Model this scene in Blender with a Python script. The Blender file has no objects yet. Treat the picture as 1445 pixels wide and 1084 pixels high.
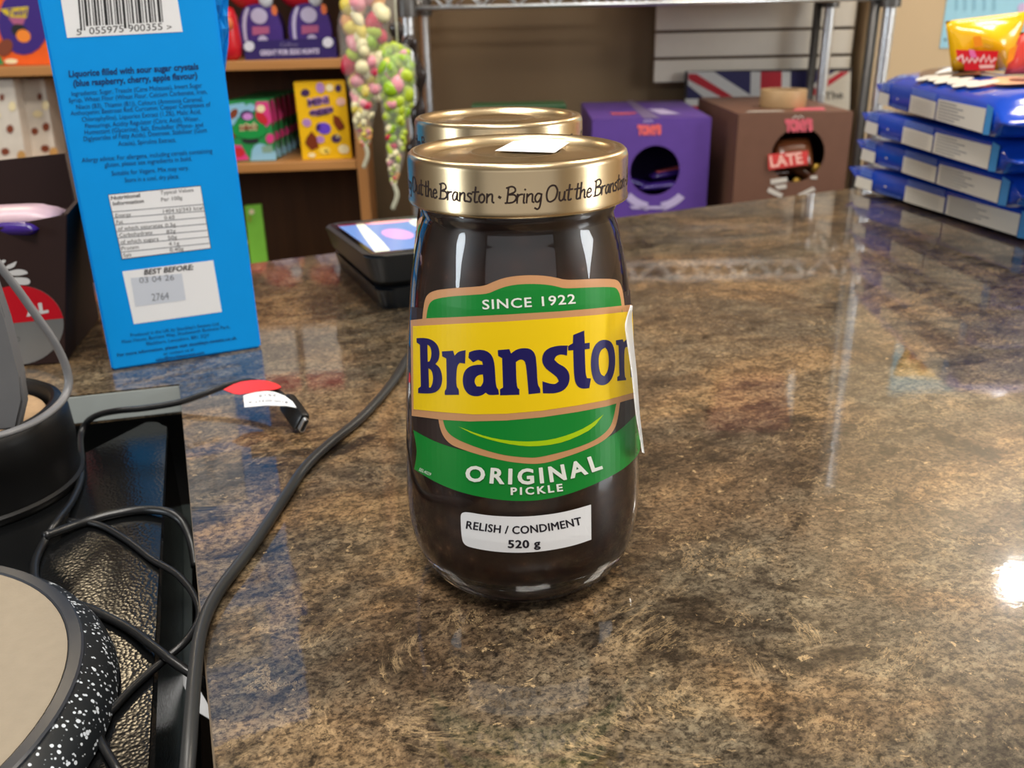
import bpy, bmesh, math, random
from mathutils import Vector, Matrix
from mathutils.geometry import tessellate_polygon
C = bpy.context.scene.collection
R = random.Random(7)
S = bpy.context.scene

# ------------------------------------------------------------ camera, sky, light, exposure
FPX, PITCH, ROLL, H = 1284.2, .3898, .0208, .1905          # focal length in pixels, downward pitch, roll, height over the counter
cam = bpy.data.objects.new('camera', bpy.data.cameras.new('camera')); C.objects.link(cam)
cam.data.sensor_width = 36; cam.data.lens = FPX / 1445 * 36
cam.data.clip_start = .02; cam.data.clip_end = 50
cam.matrix_world = Matrix.Translation((0, 0, H)) @ Matrix.Rotation(math.pi/2 - PITCH, 4, 'X') @ Matrix.Rotation(-ROLL, 4, 'Z')
cam.data.dof.use_dof = True; cam.data.dof.focus_distance = .295; cam.data.dof.aperture_fstop = 19
S.camera = cam
S.view_settings.view_transform = 'Standard'; S.view_settings.look = 'None'
S.view_settings.gamma = 1; S.view_settings.use_curve_mapping = False
S.view_settings.exposure = 0.48
w = bpy.data.worlds.new('world'); S.world = w; w.use_nodes = True
w.node_tree.nodes['Background'].inputs[0].default_value = (.9, .95, 1, 1)
w.node_tree.nodes['Background'].inputs[1].default_value = .30

def area(name, loc, target, size, power, col, size_y=None, shape='RECTANGLE', spread=None):
    l = bpy.data.lights.new(name, 'AREA'); l.energy = power; l.color = col; l.shape = shape
    l.size = size; l.size_y = size_y or size
    if spread: l.spread = spread
    o = bpy.data.objects.new(name, l); C.objects.link(o); o.location = loc
    o.rotation_euler = (Vector(target) - Vector(loc)).to_track_quat('-Z', 'Y').to_euler()
    return o
area('overhead_light', (1.05, .85, 1.57), (1.05, .95, 0), .5, 15, (1, .90, .76), .5)
area('overhead_light', (.15, -.25, 1.57), (.15, -.25, 0), .6, 18, (1, .95, .88), .3)
area('overhead_light', (-1.0, .75, 1.57), (-1.0, .75, 0), .4, 3.5, (1, .93, .82), .4)
area('shop_window_light', (2.38, .05, .5), (.3, .3, .1), .75, 24, (.93, .97, 1), 1.0)
area('shop_window_light', (-2.38, -.5, .55), (-.2, .4, .1), .6, 20, (.86, .94, 1), .9)
area('front_fill_light', (.1, -2.55, .75), (.1, 1, .1), 4.4, 10, (.95, .97, 1), 1.3)  # added broad soft fill from behind the camera, not a window
area('overhead_light', (-.35, .55, 1.57), (-.1, .8, 0), .5, 8, (1, .95, .87), .3)  # added fill from overhead, lightens the left-facing packet sides
area('shelf_top_light', (-.84, 1.40, .93), (-.3, .4, 0), .14, 1.1, (1, .80, .52), .12)
area('wall_spot_light', (1.08, 1.65, .975), (.2, .3, 0), .055, 2.2, (1, .95, .86), shape='DISK')

# ------------------------------------------------------------ pixel <-> place helpers (all return real points on a real plane)
CR, SR, CP, SP = math.cos(ROLL), math.sin(ROLL), math.cos(PITCH), math.sin(PITCH)
EYE = Vector((0, 0, H))
def ray(x, y):
    dx, dy = x - 722.5, y - 542
    u = (CR*dx - SR*dy) / FPX; v = (SR*dx + CR*dy) / FPX
    return Vector((u, CP - SP*v, -SP - CP*v))
def atZ(x, y, z=0.): d = ray(x, y); return EYE + d * ((z - H) / d.z)
def atY(x, y, Y): d = ray(x, y); return EYE + d * (Y / d.y)
def atP(x, y, p, n): d = ray(x, y); return EYE + d * ((Vector(p) - EYE).dot(n) / d.dot(n))

# ------------------------------------------------------------ materials
def lin(c):
    return tuple(((v/255)/12.92 if v/255 <= .04045 else ((v/255 + .055)/1.055)**2.4) for v in c)
MATS = {}
def mat(name, rgb, rough=.5, metal=0., coat=0., trans=0., ior=1.5, alpha=1., emit=0., var=.06, vscale=60., bump=0., bscale=400., spec=.5):
    if name in MATS: return MATS[name]
    m = bpy.data.materials.new(name); m.use_nodes = True; N = m.node_tree.nodes; L = m.node_tree.links
    b = N['Principled BSDF']; c = (*lin(rgb), 1)
    b.inputs['Roughness'].default_value = rough; b.inputs['Metallic'].default_value = metal
    b.inputs['Coat Weight'].default_value = coat; b.inputs['Coat Roughness'].default_value = .05
    b.inputs['Transmission Weight'].default_value = trans; b.inputs['IOR'].default_value = ior
    b.inputs['Alpha'].default_value = alpha; b.inputs['Specular IOR Level'].default_value = spec
    b.inputs['Base Color'].default_value = c
    if var:
        t = N.new('ShaderNodeTexCoord'); n = N.new('ShaderNodeTexNoise'); n.inputs['Scale'].default_value = vscale; n.inputs['Detail'].default_value = 3
        L.new(t.outputs['Object'], n.inputs['Vector'])
        x = N.new('ShaderNodeMix'); x.data_type = 'RGBA'; L.new(n.outputs['Fac'], x.inputs[0])
        x.inputs[6].default_value = (*[v*(1-var*2) for v in c[:3]], 1); x.inputs[7].default_value = (*[min(1, v*(1+var*2)) for v in c[:3]], 1)
        L.new(x.outputs[2], b.inputs['Base Color'])
    if bump:
        t = N.new('ShaderNodeTexCoord'); n = N.new('ShaderNodeTexNoise'); n.inputs['Scale'].default_value = bscale; n.inputs['Detail'].default_value = 2
        L.new(t.outputs['Object'], n.inputs['Vector'])
        bu = N.new('ShaderNodeBump'); bu.inputs['Strength'].default_value = bump; bu.inputs['Distance'].default_value = .0005
        L.new(n.outputs['Fac'], bu.inputs['Height']); L.new(bu.outputs[0], b.inputs['Normal'])
    if emit: b.inputs['Emission Color'].default_value = c; b.inputs['Emission Strength'].default_value = emit
    MATS[name] = m; return m

def ramp(N, stops):
    r = N.new('ShaderNodeValToRGB'); e = r.color_ramp.elements
    while len(e) < len(stops): e.new(.5)
    for k, (p, c) in enumerate(stops): e[k].position = p; e[k].color = (*lin(c), 1)
    return r
def stone_mat():
    m = bpy.data.materials.new('stone_laminate'); m.use_nodes = True; N = m.node_tree.nodes; L = m.node_tree.links; b = N['Principled BSDF']
    tc = N.new('ShaderNodeTexCoord'); mp = N.new('ShaderNodeMapping'); mp.inputs['Rotation'].default_value = (0, 0, -.35)
    L.new(tc.outputs['Object'], mp.inputs[0])
    def noise(s, d, r, dist, off=0):
        q = N.new('ShaderNodeMapping'); q.inputs['Location'].default_value = (off, off*1.7, off*.3); q.inputs['Scale'].default_value = (.9, 1.12, 1); L.new(mp.outputs[0], q.inputs[0])
        n = N.new('ShaderNodeTexNoise'); n.inputs['Scale'].default_value = s; n.inputs['Detail'].default_value = d
        n.inputs['Roughness'].default_value = r; n.inputs['Distortion'].default_value = dist; L.new(q.outputs[0], n.inputs['Vector']); return n
    def mix(f, a, c, mode='MIX'):
        x = N.new('ShaderNodeMix'); x.data_type = 'RGBA'; x.blend_type = mode
        if isinstance(f, float): x.inputs[0].default_value = f
        else: L.new(f, x.inputs[0])
        L.new(a, x.inputs[6]); L.new(c, x.inputs[7]); return x.outputs[2]
    big = ramp(N, [(.30, (84, 70, 56)), (.42, (112, 93, 73)), (.485, (128, 106, 82)), (.525, (160, 130, 96)), (.57, (174, 144, 106)), (.62, (142, 118, 90)), (.72, (112, 90, 68))])
    L.new(noise(7, 8, .66, 1.1).outputs['Fac'], big.inputs[0])
    grey = ramp(N, [(.30, (80, 78, 70)), (.5, (118, 112, 98)), (.66, (152, 142, 120))]); L.new(noise(30, 7, .7, .5, 3).outputs['Fac'], grey.inputs[0])
    gm = ramp(N, [(.44, (0, 0, 0)), (.60, (225, 225, 225))]); L.new(noise(8, 6, .62, .8, 7).outputs['Fac'], gm.inputs[0])
    col = mix(gm.outputs[0], big.outputs[0], grey.outputs[0])
    dp = ramp(N, [(.36, (255, 255, 255)), (.47, (0, 0, 0))]); L.new(noise(13, 8, .72, .9, 13).outputs['Fac'], dp.inputs[0])
    dark = N.new('ShaderNodeRGB'); dark.outputs[0].default_value = (*lin((56, 48, 40)), 1)
    col = mix(dp.outputs[0], col, dark.outputs[0])
    mid = ramp(N, [(.38, (96, 92, 88)), (.47, (190, 186, 182)), (.54, (235, 232, 228)), (.62, (255, 255, 252))]); L.new(noise(90, 8, .75, .8, 17).outputs['Fac'], mid.inputs[0])
    col = mix(.85, col, mid.outputs[0], 'MULTIPLY')
    fine = ramp(N, [(.41, (52, 50, 48)), (.47, (172, 170, 168)), (.53, (240, 238, 234)), (.58, (255, 255, 250))]); L.new(noise(430, 6, .8, .2, 1).outputs['Fac'], fine.inputs[0])
    col = mix(.85, col, fine.outputs[0], 'MULTIPLY')
    # pale flecks, thin veins, a few olive blots
    tan = N.new('ShaderNodeRGB'); tan.outputs[0].default_value = (*lin((206, 176, 132)), 1)
    vein = ramp(N, [(.487, (0, 0, 0)), (.5, (205, 205, 205)), (.513, (0, 0, 0))]); L.new(noise(9, 10, .74, 2.2, 11).outputs['Fac'], vein.inputs[0])
    vm = ramp(N, [(.46, (0, 0, 0)), (.60, (215, 215, 215))]); L.new(noise(40, 4, .6, .4, 21).outputs['Fac'], vm.inputs[0])
    vf = mix(1.0, vein.outputs[0], vm.outputs[0], 'MULTIPLY'); col = mix(vf, col, tan.outputs[0])
    fl = ramp(N, [(.62, (0, 0, 0)), (.68, (200, 200, 200))]); L.new(noise(210, 5, .72, .4, 5).outputs['Fac'], fl.inputs[0])
    col = mix(fl.outputs[0], col, tan.outputs[0])
    bl = ramp(N, [(.745, (0, 0, 0)), (.765, (190, 190, 190))]); L.new(noise(30, 3, .5, .8, 9).outputs['Fac'], bl.inputs[0])
    pg = N.new('ShaderNodeRGB'); pg.outputs[0].default_value = (*lin((172, 168, 136)), 1)
    col = mix(bl.outputs[0], col, pg.outputs[0])
    L.new(col, b.inputs['Base Color']); b.inputs['Roughness'].default_value = .32; b.inputs['Specular IOR Level'].default_value = .2
    b.inputs['Coat Weight'].default_value = 1; b.inputs['Coat Roughness'].default_value = .04; b.inputs['Coat IOR'].default_value = 1.58
    bu = N.new('ShaderNodeBump'); bu.inputs['Strength'].default_value = .05; bu.inputs['Distance'].default_value = .0004
    L.new(noise(220, 2, .5, 0, 2).outputs['Fac'], bu.inputs['Height']); L.new(bu.outputs[0], b.inputs['Coat Normal'])
    return m
def wood_mat(name, a, c, rough=.45, axis=0):
    if name in MATS: return MATS[name]
    m = bpy.data.materials.new(name); m.use_nodes = True; N = m.node_tree.nodes; L = m.node_tree.links; b = N['Principled BSDF']
    tc = N.new('ShaderNodeTexCoord'); mp = N.new('ShaderNodeMapping'); sc = [30, 30, 30]; sc[axis] = 2; mp.inputs['Scale'].default_value = sc
    L.new(tc.outputs['Object'], mp.inputs[0]); n = N.new('ShaderNodeTexNoise'); n.inputs['Scale'].default_value = 1.6; n.inputs['Detail'].default_value = 5; n.inputs['Distortion'].default_value = .6
    L.new(mp.outputs[0], n.inputs['Vector']); r = ramp(N, [(.3, a), (.7, c)]); L.new(n.outputs['Fac'], r.inputs[0]); L.new(r.outputs[0], b.inputs['Base Color'])
    b.inputs['Roughness'].default_value = rough; MATS[name] = m; return m
def speckle_mat():
    m = bpy.data.materials.new('speckled_black'); m.use_nodes = True; N = m.node_tree.nodes; L = m.node_tree.links; b = N['Principled BSDF']
    tc = N.new('ShaderNodeTexCoord'); v = N.new('ShaderNodeTexVoronoi'); v.inputs['Scale'].default_value = 560; L.new(tc.outputs['Object'], v.inputs['Vector'])
    n = N.new('ShaderNodeTexNoise'); n.inputs['Scale'].default_value = 260; n.inputs['Detail'].default_value = 2; L.new(tc.outputs['Object'], n.inputs['Vector'])
    a = N.new('ShaderNodeMath'); a.operation = 'MULTIPLY_ADD'; a.inputs[1].default_value = -.9; L.new(v.outputs['Distance'], a.inputs[0]); L.new(n.outputs['Fac'], a.inputs[2])
    r = ramp(N, [(.23, (26, 30, 34)), (.33, (205, 212, 220))]); L.new(a.outputs[0], r.inputs[0]); L.new(r.outputs[0], b.inputs['Base Color'])
    b.inputs['Roughness'].default_value = .45; return m
def grain_black():
    m = mat('grained_black_plastic', (13, 14, 15), .16, var=.1); N = m.node_tree.nodes; L = m.node_tree.links; b = N['Principled BSDF']
    tc = N.new('ShaderNodeTexCoord'); v = N.new('ShaderNodeTexVoronoi'); v.inputs['Scale'].default_value = 700; L.new(tc.outputs['Object'], v.inputs['Vector'])
    bu = N.new('ShaderNodeBump'); bu.inputs['Strength'].default_value = .13; bu.inputs['Distance'].default_value = .0005
    L.new(v.outputs['Distance'], bu.inputs['Height']); L.new(bu.outputs[0], b.inputs['Normal']); return m
STONE = stone_mat()
WHITE = mat('white_paper', (238, 240, 243), .55, var=.01)
INK = mat('black_ink', (24, 24, 28), .6, var=0)
TRANSP = None

# ------------------------------------------------------------ object helpers
def root_mat(p):
    while p is not None and p.parent: p = p.parent
    return Matrix.Translation(p.location) @ p.rotation_euler.to_matrix().to_4x4() if p else Matrix()
def obj(name, bm, mats, parent=None, smooth=False, fix=True, auto=None):
    """links the bmesh (given in world coordinates) as one object; children are stored relative to their thing"""
    if parent: bm.transform(root_mat(parent).inverted())
    if fix: bmesh.ops.recalc_face_normals(bm, faces=bm.faces)
    me = bpy.data.meshes.new(name); bm.to_mesh(me); bm.free()
    for m in (mats if isinstance(mats, (list, tuple)) else [mats]): me.materials.append(m)
    if smooth or auto:
        me.shade_smooth()
        if auto: me.set_sharp_from_angle(angle=math.radians(auto))
    o = bpy.data.objects.new(name, me); C.objects.link(o); o.parent = parent
    return o
def thing(name, label, cat, loc=(0, 0, 0), rz=0, group=None):
    o = bpy.data.objects.new(name, None); o.empty_display_size = .02; C.objects.link(o)
    o.location = loc; o.rotation_euler = (0, 0, rz); return tag(o, label, cat, group)
def tag(o, label, cat, group=None):
    o['label'] = label; o['category'] = cat
    if group: o['group'] = group
    return o
def struct(name, bm, m): o = obj(name, bm, m); o['kind'] = 'structure'; return o
def dup(t, loc=None, rz=None, skip=()):
    r = t.copy(); C.objects.link(r)
    if loc is not None: r.location = loc
    if rz is not None: r.rotation_euler = (0, 0, rz)
    for ch in t.children:
        if ch.name.split('.')[0] in skip: continue
        c = ch.copy(); C.objects.link(c); c.parent = r
        for g in ch.children:
            if g.name.split('.')[0] in skip: continue
            d = g.copy(); C.objects.link(d); d.parent = c
    return r

# ------------------------------------------------------------ shape helpers (into a bmesh)
def nb(): return bmesh.new()
def box(bm, c, s, rz=0, bev=0, mi=0, M=None):
    t = M or (Matrix.Translation(c) @ Matrix.Rotation(rz, 4, 'Z'))
    g = bmesh.ops.create_cube(bm, size=1, matrix=t @ Matrix.Diagonal((*s, 1)))
    vs = g['verts']; fs = {f for v in vs for f in v.link_faces}
    for f in fs: f.material_index = mi
    if bev:
        es = {e for v in vs for e in v.link_edges}
        bmesh.ops.bevel(bm, geom=list(es), offset=bev, segments=2, affect='EDGES', profile=.5)
    return bm
def prism(bm, pts, z0, z1, mi=0, bev=0):
    vb = [bm.verts.new((p[0], p[1], z0)) for p in pts]; vt = [bm.verts.new((p[0], p[1], z1)) for p in pts]
    n = len(pts); fs = [bm.faces.new(vb[::-1]), bm.faces.new(vt)]
    for k in range(n): fs.append(bm.faces.new((vb[k], vb[(k+1) % n], vt[(k+1) % n], vt[k])))
    for f in fs: f.material_index = mi
    if bev: bmesh.ops.bevel(bm, geom=list({e for f in fs for e in f.edges}), offset=bev, segments=2, affect='EDGES')
    return bm
def hexa(bm, b, t, mi=0, bev=0):
    vb = [bm.verts.new(p) for p in b]; vt = [bm.verts.new(p) for p in t]
    fs = [bm.faces.new(vb[::-1]), bm.faces.new(vt)]
    for k in range(4): fs.append(bm.faces.new((vb[k], vb[(k+1) % 4], vt[(k+1) % 4], vt[k])))
    for f in fs: f.material_index = mi
    if bev: bmesh.ops.bevel(bm, geom=list({e for f in fs for e in f.edges}), offset=bev, segments=2, affect='EDGES')
    return bm
def lathe(bm, prof, c=(0, 0, 0), n=96, mi=0, closed=False):
    rings = []
    for r, z in prof:
        if r < 1e-6: rings.append([bm.verts.new((c[0], c[1], c[2]+z))])
        else: rings.append([bm.verts.new((c[0]+r*math.cos(2*math.pi*k/n), c[1]+r*math.sin(2*math.pi*k/n), c[2]+z)) for k in range(n)])
    pairs = list(zip(rings, rings[1:])) + ([(rings[-1], rings[0])] if closed else [])
    for a, b in pairs:
        for k in range(n):
            q = (k+1) % n
            if len(a) == 1 and len(b) == 1: continue
            if len(a) == 1: f = bm.faces.new((a[0], b[q], b[k]))
            elif len(b) == 1: f = bm.faces.new((a[k], a[q], b[0]))
            else: f = bm.faces.new((a[k], a[q], b[q], b[k]))
            f.material_index = mi
    return bm
def spline(pts, n=8):
    pts = [Vector(p) for p in pts]; out = []
    P = [2*pts[0]-pts[1]] + pts + [2*pts[-1]-pts[-2]]
    for k in range(1, len(P)-2):
        a, b, c, d = P[k-1:k+3]
        for j in range(n):
            t = j/n
            out.append(.5*((2*b) + (c-a)*t + (2*a-5*b+4*c-d)*t*t + (3*b-a-3*c+d)*t**3))
    return out + [pts[-1]]
def tube(bm, pts, r, n=10, mi=0, flat=None):
    pts = [Vector(p) for p in pts]; up = None; prev = None; N = len(pts)
    for k, p in enumerate(pts):
        t = (pts[min(k+1, N-1)] - pts[max(k-1, 0)]).normalized()
        if up is None: up = Vector((0, 0, 1)) if abs(t.z) < .9 else Vector((1, 0, 0))
        x = t.cross(up).normalized(); up = x.cross(t).normalized()
        rr = r[k] if isinstance(r, list) else r
        ring = [bm.verts.new(p + (x*math.cos(2*math.pi*j/n)*rr*(flat or 1) + up*math.sin(2*math.pi*j/n)*rr)) for j in range(n)]
        if prev:
            for j in range(n): bm.faces.new((prev[j], prev[(j+1) % n], ring[(j+1) % n], ring[j])).material_index = mi
        else: bm.faces.new(ring[::-1]).material_index = mi
        prev = ring
    bm.faces.new(prev).material_index = mi
    return bm
def sphere(bm, c, s, rz=0, mi=0, u=12, v=8, rx=0):
    g = bmesh.ops.create_uvsphere(bm, u_segments=u, v_segments=v, radius=1, matrix=Matrix.Translation(c) @ Matrix.Rotation(rz, 4, 'Z') @ Matrix.Rotation(rx, 4, 'Y') @ Matrix.Diagonal((*s, 1)))
    for f in {f for q in g['verts'] for f in q.link_faces}: f.material_index = mi
    return bm

# ------------------------------------------------------------ print helpers: flat art drawn in 2-D, then laid on a surface
_T = {}
def text2d(s, bold=0., res=3, sp=1.):
    k = (s, bold, sp)
    if k not in _T:
        cu = bpy.data.curves.new('t', 'FONT'); cu.body = s; cu.size = 1; cu.offset = bold; cu.resolution_u = res; cu.space_character = sp; cu.fill_mode = 'FRONT'
        o = bpy.data.objects.new('t', cu); C.objects.link(o)
        dg = bpy.context.evaluated_depsgraph_get(); me = bpy.data.meshes.new_from_object(o.evaluated_get(dg))
        vs = [(v.co.x, v.co.y) for v in me.vertices]; fs = [tuple(p.vertices) for p in me.polygons]
        bpy.data.objects.remove(o); bpy.data.curves.remove(cu); bpy.data.meshes.remove(me)
        _T[k] = (vs, fs)
    return _T[k]
CAP = None
def cap_h():
    global CAP
    if CAP is None: CAP = max(v[1] for v in text2d('H')[0])
    return CAP
def smooth_poly(p, it=2, lim=60):
    for _ in range(it):
        q = []; n = len(p)
        for k in range(n):
            a, b, c = Vector(p[k-1]), Vector(p[k]), Vector(p[(k+1) % n])
            d1, d2 = b-a, c-b
            ang = math.degrees(d1.angle(d2)) if d1.length > 1e-9 and d2.length > 1e-9 else 0
            if ang < lim and ang > 2: q += [tuple(b.lerp(a, .25)), tuple(b.lerp(c, .25))]
            else: q.append(tuple(b))
        p = q
    return p
class Print:
    """flat printing: layers of 2-D shapes, each layer a hair above the last, mapped on a surface by fn(x, y, lift)"""
    def __init__(s, fn, step=None, base=.00012, lay=.00006):
        s.bm = nb(); s.fn = fn; s.step = step; s.mats = []; s.base = base; s.lay = lay
    def mi(s, m):
        if m not in s.mats: s.mats.append(m)
        return s.mats.index(m)
    def _put(s, vs, fs, m, level):
        b = nb(); bv = [b.verts.new((x, y, 0)) for x, y in vs]
        for f in fs:
            try: b.faces.new([bv[i] for i in f])
            except ValueError: pass
        if s.step:
            for ax, st in ((0, s.step[0]), (1, s.step[1])):
                if not st: continue
                lo = min(v.co[ax] for v in b.verts); hi = max(v.co[ax] for v in b.verts)
                k = math.floor(lo/st)+1
                while k*st < hi:
                    co = [0, 0, 0]; no = [0, 0, 0]; co[ax] = k*st; no[ax] = 1
                    bmesh.ops.bisect_plane(b, geom=list(b.verts)+list(b.edges)+list(b.faces), plane_co=co, plane_no=no, dist=1e-7); k += 1
        i = s.mi(m); mp = {}
        for v in b.verts: mp[v] = s.bm.verts.new(s.fn(v.co.x, v.co.y, s.base + s.lay*level))
        for f in b.faces:
            try: s.bm.faces.new([mp[v] for v in f.verts]).material_index = i
            except ValueError: pass
        b.free()
    def poly(s, pts, m, level=0, holes=(), smooth=0, lim=60):
        loops = [list(pts)] + [list(h) for h in holes]
        if smooth: loops = [smooth_poly(l, smooth, lim) for l in loops]
        flat = [p for l in loops for p in l]
        tri = tessellate_polygon([[Vector((x, y, 0)) for x, y in l] for l in loops])
        s._put(flat, tri, m, level)
    def ell(s, c, rx, ry, m, level=0, rot=0, n=20):
        ca, sa = math.cos(rot), math.sin(rot)
        s.poly([(c[0]+rx*math.cos(a)*ca-ry*math.sin(a)*sa, c[1]+rx*math.cos(a)*sa+ry*math.sin(a)*ca) for a in [2*math.pi*k/n for k in range(n)]], m, level)
    def text(s, t, base, cap, m, level=0, bold=0., up=-1, slant=0., sp=1., fat=0.):
        """text stretched along a base line (2 or more points); cap = height of a capital; up = -1 where y runs down"""
        vs, fs = text2d(t, bold, 3, sp); x0 = min(v[0] for v in vs); x1 = max(v[0] for v in vs)
        P = [Vector((*p, 0)) for p in base]; P = spline(P, 12) if len(P) > 2 else P
        L = [0]
        for a, b in zip(P, P[1:]): L.append(L[-1] + (b-a).length)
        out = []
        for x, y in vs:
            y = y/cap_h(); d = (x-x0)/(x1-x0)*L[-1] + slant*y*cap
            k = 0
            while k < len(L)-2 and L[k+1] < d: k += 1
            t_ = (P[k+1]-P[k]).normalized(); q = P[k] + t_*(d-L[k]); nrm = Vector((t_.y, -t_.x)) if up < 0 else Vector((-t_.y, t_.x))
            out.append((q.x + nrm.x*y*cap, q.y + nrm.y*y*cap))
        s._put(out, fs, m, level)
        if fat:
            for k, (dx, dy) in enumerate(((fat, 0), (-fat, 0), (0, fat*.6), (0, -fat*.6))): s._put([(x+dx, y+dy) for x, y in out], fs, m, level+.15*(k+1))
    def stroke(s, pts, wd, m, level=0):
        P = [Vector((*p, 0)) for p in pts]; n = len(P); l, r = [], []
        for k in range(n):
            t = (P[min(k+1, n-1)] - P[max(k-1, 0)]).normalized(); nn = Vector((-t.y, t.x, 0))*wd/2
            a = P[k] + (t*(-wd*.3) if k == 0 else t*(wd*.3) if k == n-1 else Vector())
            l.append(a+nn); r.append(a-nn)
        vs = [(p.x, p.y) for p in l+r]; s._put(vs, [(k, k+1, n+k+1, n+k) for k in range(n-1)], m, level)
    def done(s, name, parent, into=None, keep=False):
        """joins the printing to the panel it is printed on (or keeps it as a part of its own, like a stuck-on label)"""
        if keep: return obj(name, s.bm, s.mats, parent, fix=False)
        ch = {c.name.split('.')[0]: c for c in parent.children if c.type == 'MESH'}
        o = into or ch.get('top_panel' if name == 'top_print' and 'top_panel' in ch else 'front_lip' if name == 'lip_print' else 'front_panel') or list(ch.values())[0]
        s.bm.transform(root_mat(parent).inverted())
        b = nb(); b.from_mesh(o.data); k = len(o.data.materials)
        for m in s.mats: o.data.materials.append(m)
        for f in s.bm.faces: f.material_index += k
        tmp = bpy.data.meshes.new('tmp'); s.bm.to_mesh(tmp); s.bm.free(); b.from_mesh(tmp); bpy.data.meshes.remove(tmp)
        b.to_mesh(o.data); b.free(); return o
def plane_fn(p, n):
    """pixel coordinates laid on the real plane through p with normal n (towards the viewer)"""
    n = Vector(n).normalized(); p = Vector(p)
    return lambda x, y, h: atP(x, y, p + n*h, n)
def local_fn(o, ex, ey):
    o, ex, ey = Vector(o), Vector(ex), Vector(ey); n = ex.cross(ey).normalized()
    return lambda x, y, h: o + ex*x + ey*y + n*h
def crop(x0, y0, k): return lambda pts: [(x0 + x/k, y0 + y/k) for x, y in pts]

# ------------------------------------------------------------ room shell
tan_wall = mat('tan_wall_paint', (206, 180, 142), .6, var=.03, vscale=4)
WY = 1.80
struct('wall_back', box(nb(), (.1, WY+.05, .35), (5, .1, 2.5)), mat('brown_back_wall_paint', (116, 95, 68), .6, var=.03, vscale=4))
px_pil = atY(1223, 60, 1.74).x
struct('wall_right_pier', box(nb(), ((px_pil+2.6)/2, 1.77, .35), (2.6-px_pil, .058, 2.5)), tan_wall)
struct('wall_right', box(nb(), (2.45, -.4, .35), (.1, 4.6, 2.5)), mat('cream_wall_paint', (205, 188, 160), .6, var=.03, vscale=4))
struct('wall_left', box(nb(), (-2.45, -.4, .35), (.1, 4.6, 2.5)), mat('grey_wall_paint', (150, 145, 138), .6, var=.03, vscale=4))
struct('wall_front', box(nb(), (0, -2.65, .35), (5, .1, 2.5)), mat('brown_wall_paint', (120, 104, 86), .6, var=.03, vscale=4))
struct('ceiling', box(nb(), (0, -.4, 1.65), (5, 4.6, .1)), mat('ceiling_paint', (196, 188, 174), .8, var=.02))
struct('floor', box(nb(), (0, -.4, -.95), (5, 4.6, .1)), wood_mat('floor_boards', (74, 58, 44), (104, 84, 64), .5))

# ------------------------------------------------------------ counter
e_l0, e_l1 = atZ(305, 1084), atZ(255, 541)
ed = (e_l1 - e_l0); ed = ed/ed.y
nl = atZ(105, 557); nd = (e_l1 - nl).normalized()
bk0, bk1 = atZ(350, 372), atZ(1200, 266); bd = (bk1-bk0).normalized()
near = e_l0 - ed*.35
t_ = thing('counter', 'brown stone-look laminate shop counter, glossy, under the pickle jars', 'counter', (.3, .5, 0))
nl_far = e_l1 - nd*.75
poly = [near, Vector((1.3, -.35, 0)), bk0 + bd*1.65, bk0 - bd*.75, nl_far, e_l1]
bm = nb(); prism(bm, [(p.x, p.y) for p in poly], -.018, 0, bev=.0008); obj('worktop', bm, STONE, t_)
# cream-grey edge banding that shows on the notch side and the long left side
band = mat('grey_edge_band', (186, 194, 192), .3, var=.04)
def strip(a, b, z0, z1, th, m, name, par):
    a, b = Vector(a), Vector(b); d = (b-a).normalized(); n = Vector((d.y, -d.x, 0))*th
    return obj(name, prism(nb(), [(p.x, p.y) for p in (a, b, b+n, a+n)], z0, z1), m, par)
strip(nl_far, e_l1 - nd*.001, -.0165, -.0012, .0012, band, 'edge_band', t_)
strip(e_l1, near, -.017, -.0006, .0007, mat('brown_edge_band', (96, 82, 64), .4), 'edge_band', t_)
dark_lam = mat('dark_laminate', (26, 26, 26), .4, var=.05)
bm = nb(); ins = Vector((.03, 0, 0))
prism(bm, [(p.x, p.y) for p in (near+ins, Vector((1.27, -.33, 0)), bk0+bd*1.6-Vector((0, .03, 0)), bk0-bd*.72-Vector((0, .03, 0)), nl_far+Vector((.02, .03, 0)), e_l1+Vector((.025, .03, 0)))], -.9, -.0181)
obj('cabinet_body', bm, dark_lam, t_)
bm = nb(); prism(bm, [(-.98, -.25), (near.x-.004, -.25), (e_l1.x-.004, e_l1.y-.004), (nl_far.x, nl_far.y-.005)], -.10, -.075)
obj('lower_shelf', bm, mat('grey_green_shelf', (62, 68, 66), .35), t_)

# ------------------------------------------------------------ black drawer box set below the counter edge
zt = -.016
a0, a1, a2 = atZ(236, 590, zt), atZ(204, 900, zt), atZ(216, 1080, zt)
rr = a0 - e_l1
left = Vector((-.55, .12, 0))
def rounded(a, b, c, r, n=6):
    d1 = (a-b).normalized(); d2 = (c-b).normalized(); return [(b+d1*r).lerp(b, 0)*((1-k/n)**2) + b*(2*(1-k/n)*(k/n)) + (b+d2*r)*((k/n)**2) for k in range(n+1)]
q0 = atZ(112, 604, zt); far_l = a0 + (q0-a0).normalized()*.44
rgt = a0 + (a2-a0).normalized()*.48
pts = rounded(far_l, a0, rgt, .012) + [rgt, far_l + (rgt-a0)]
t_ = thing('drawer_box', 'glossy black grained-plastic drawer box with a rounded corner, below the counter edge', 'drawer box', (-.25, .33, -.075))
obj('body', prism(nb(), [(p.x, p.y) for p in pts], -.0747, zt, bev=.0025), grain_black(), t_, auto=35)

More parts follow.
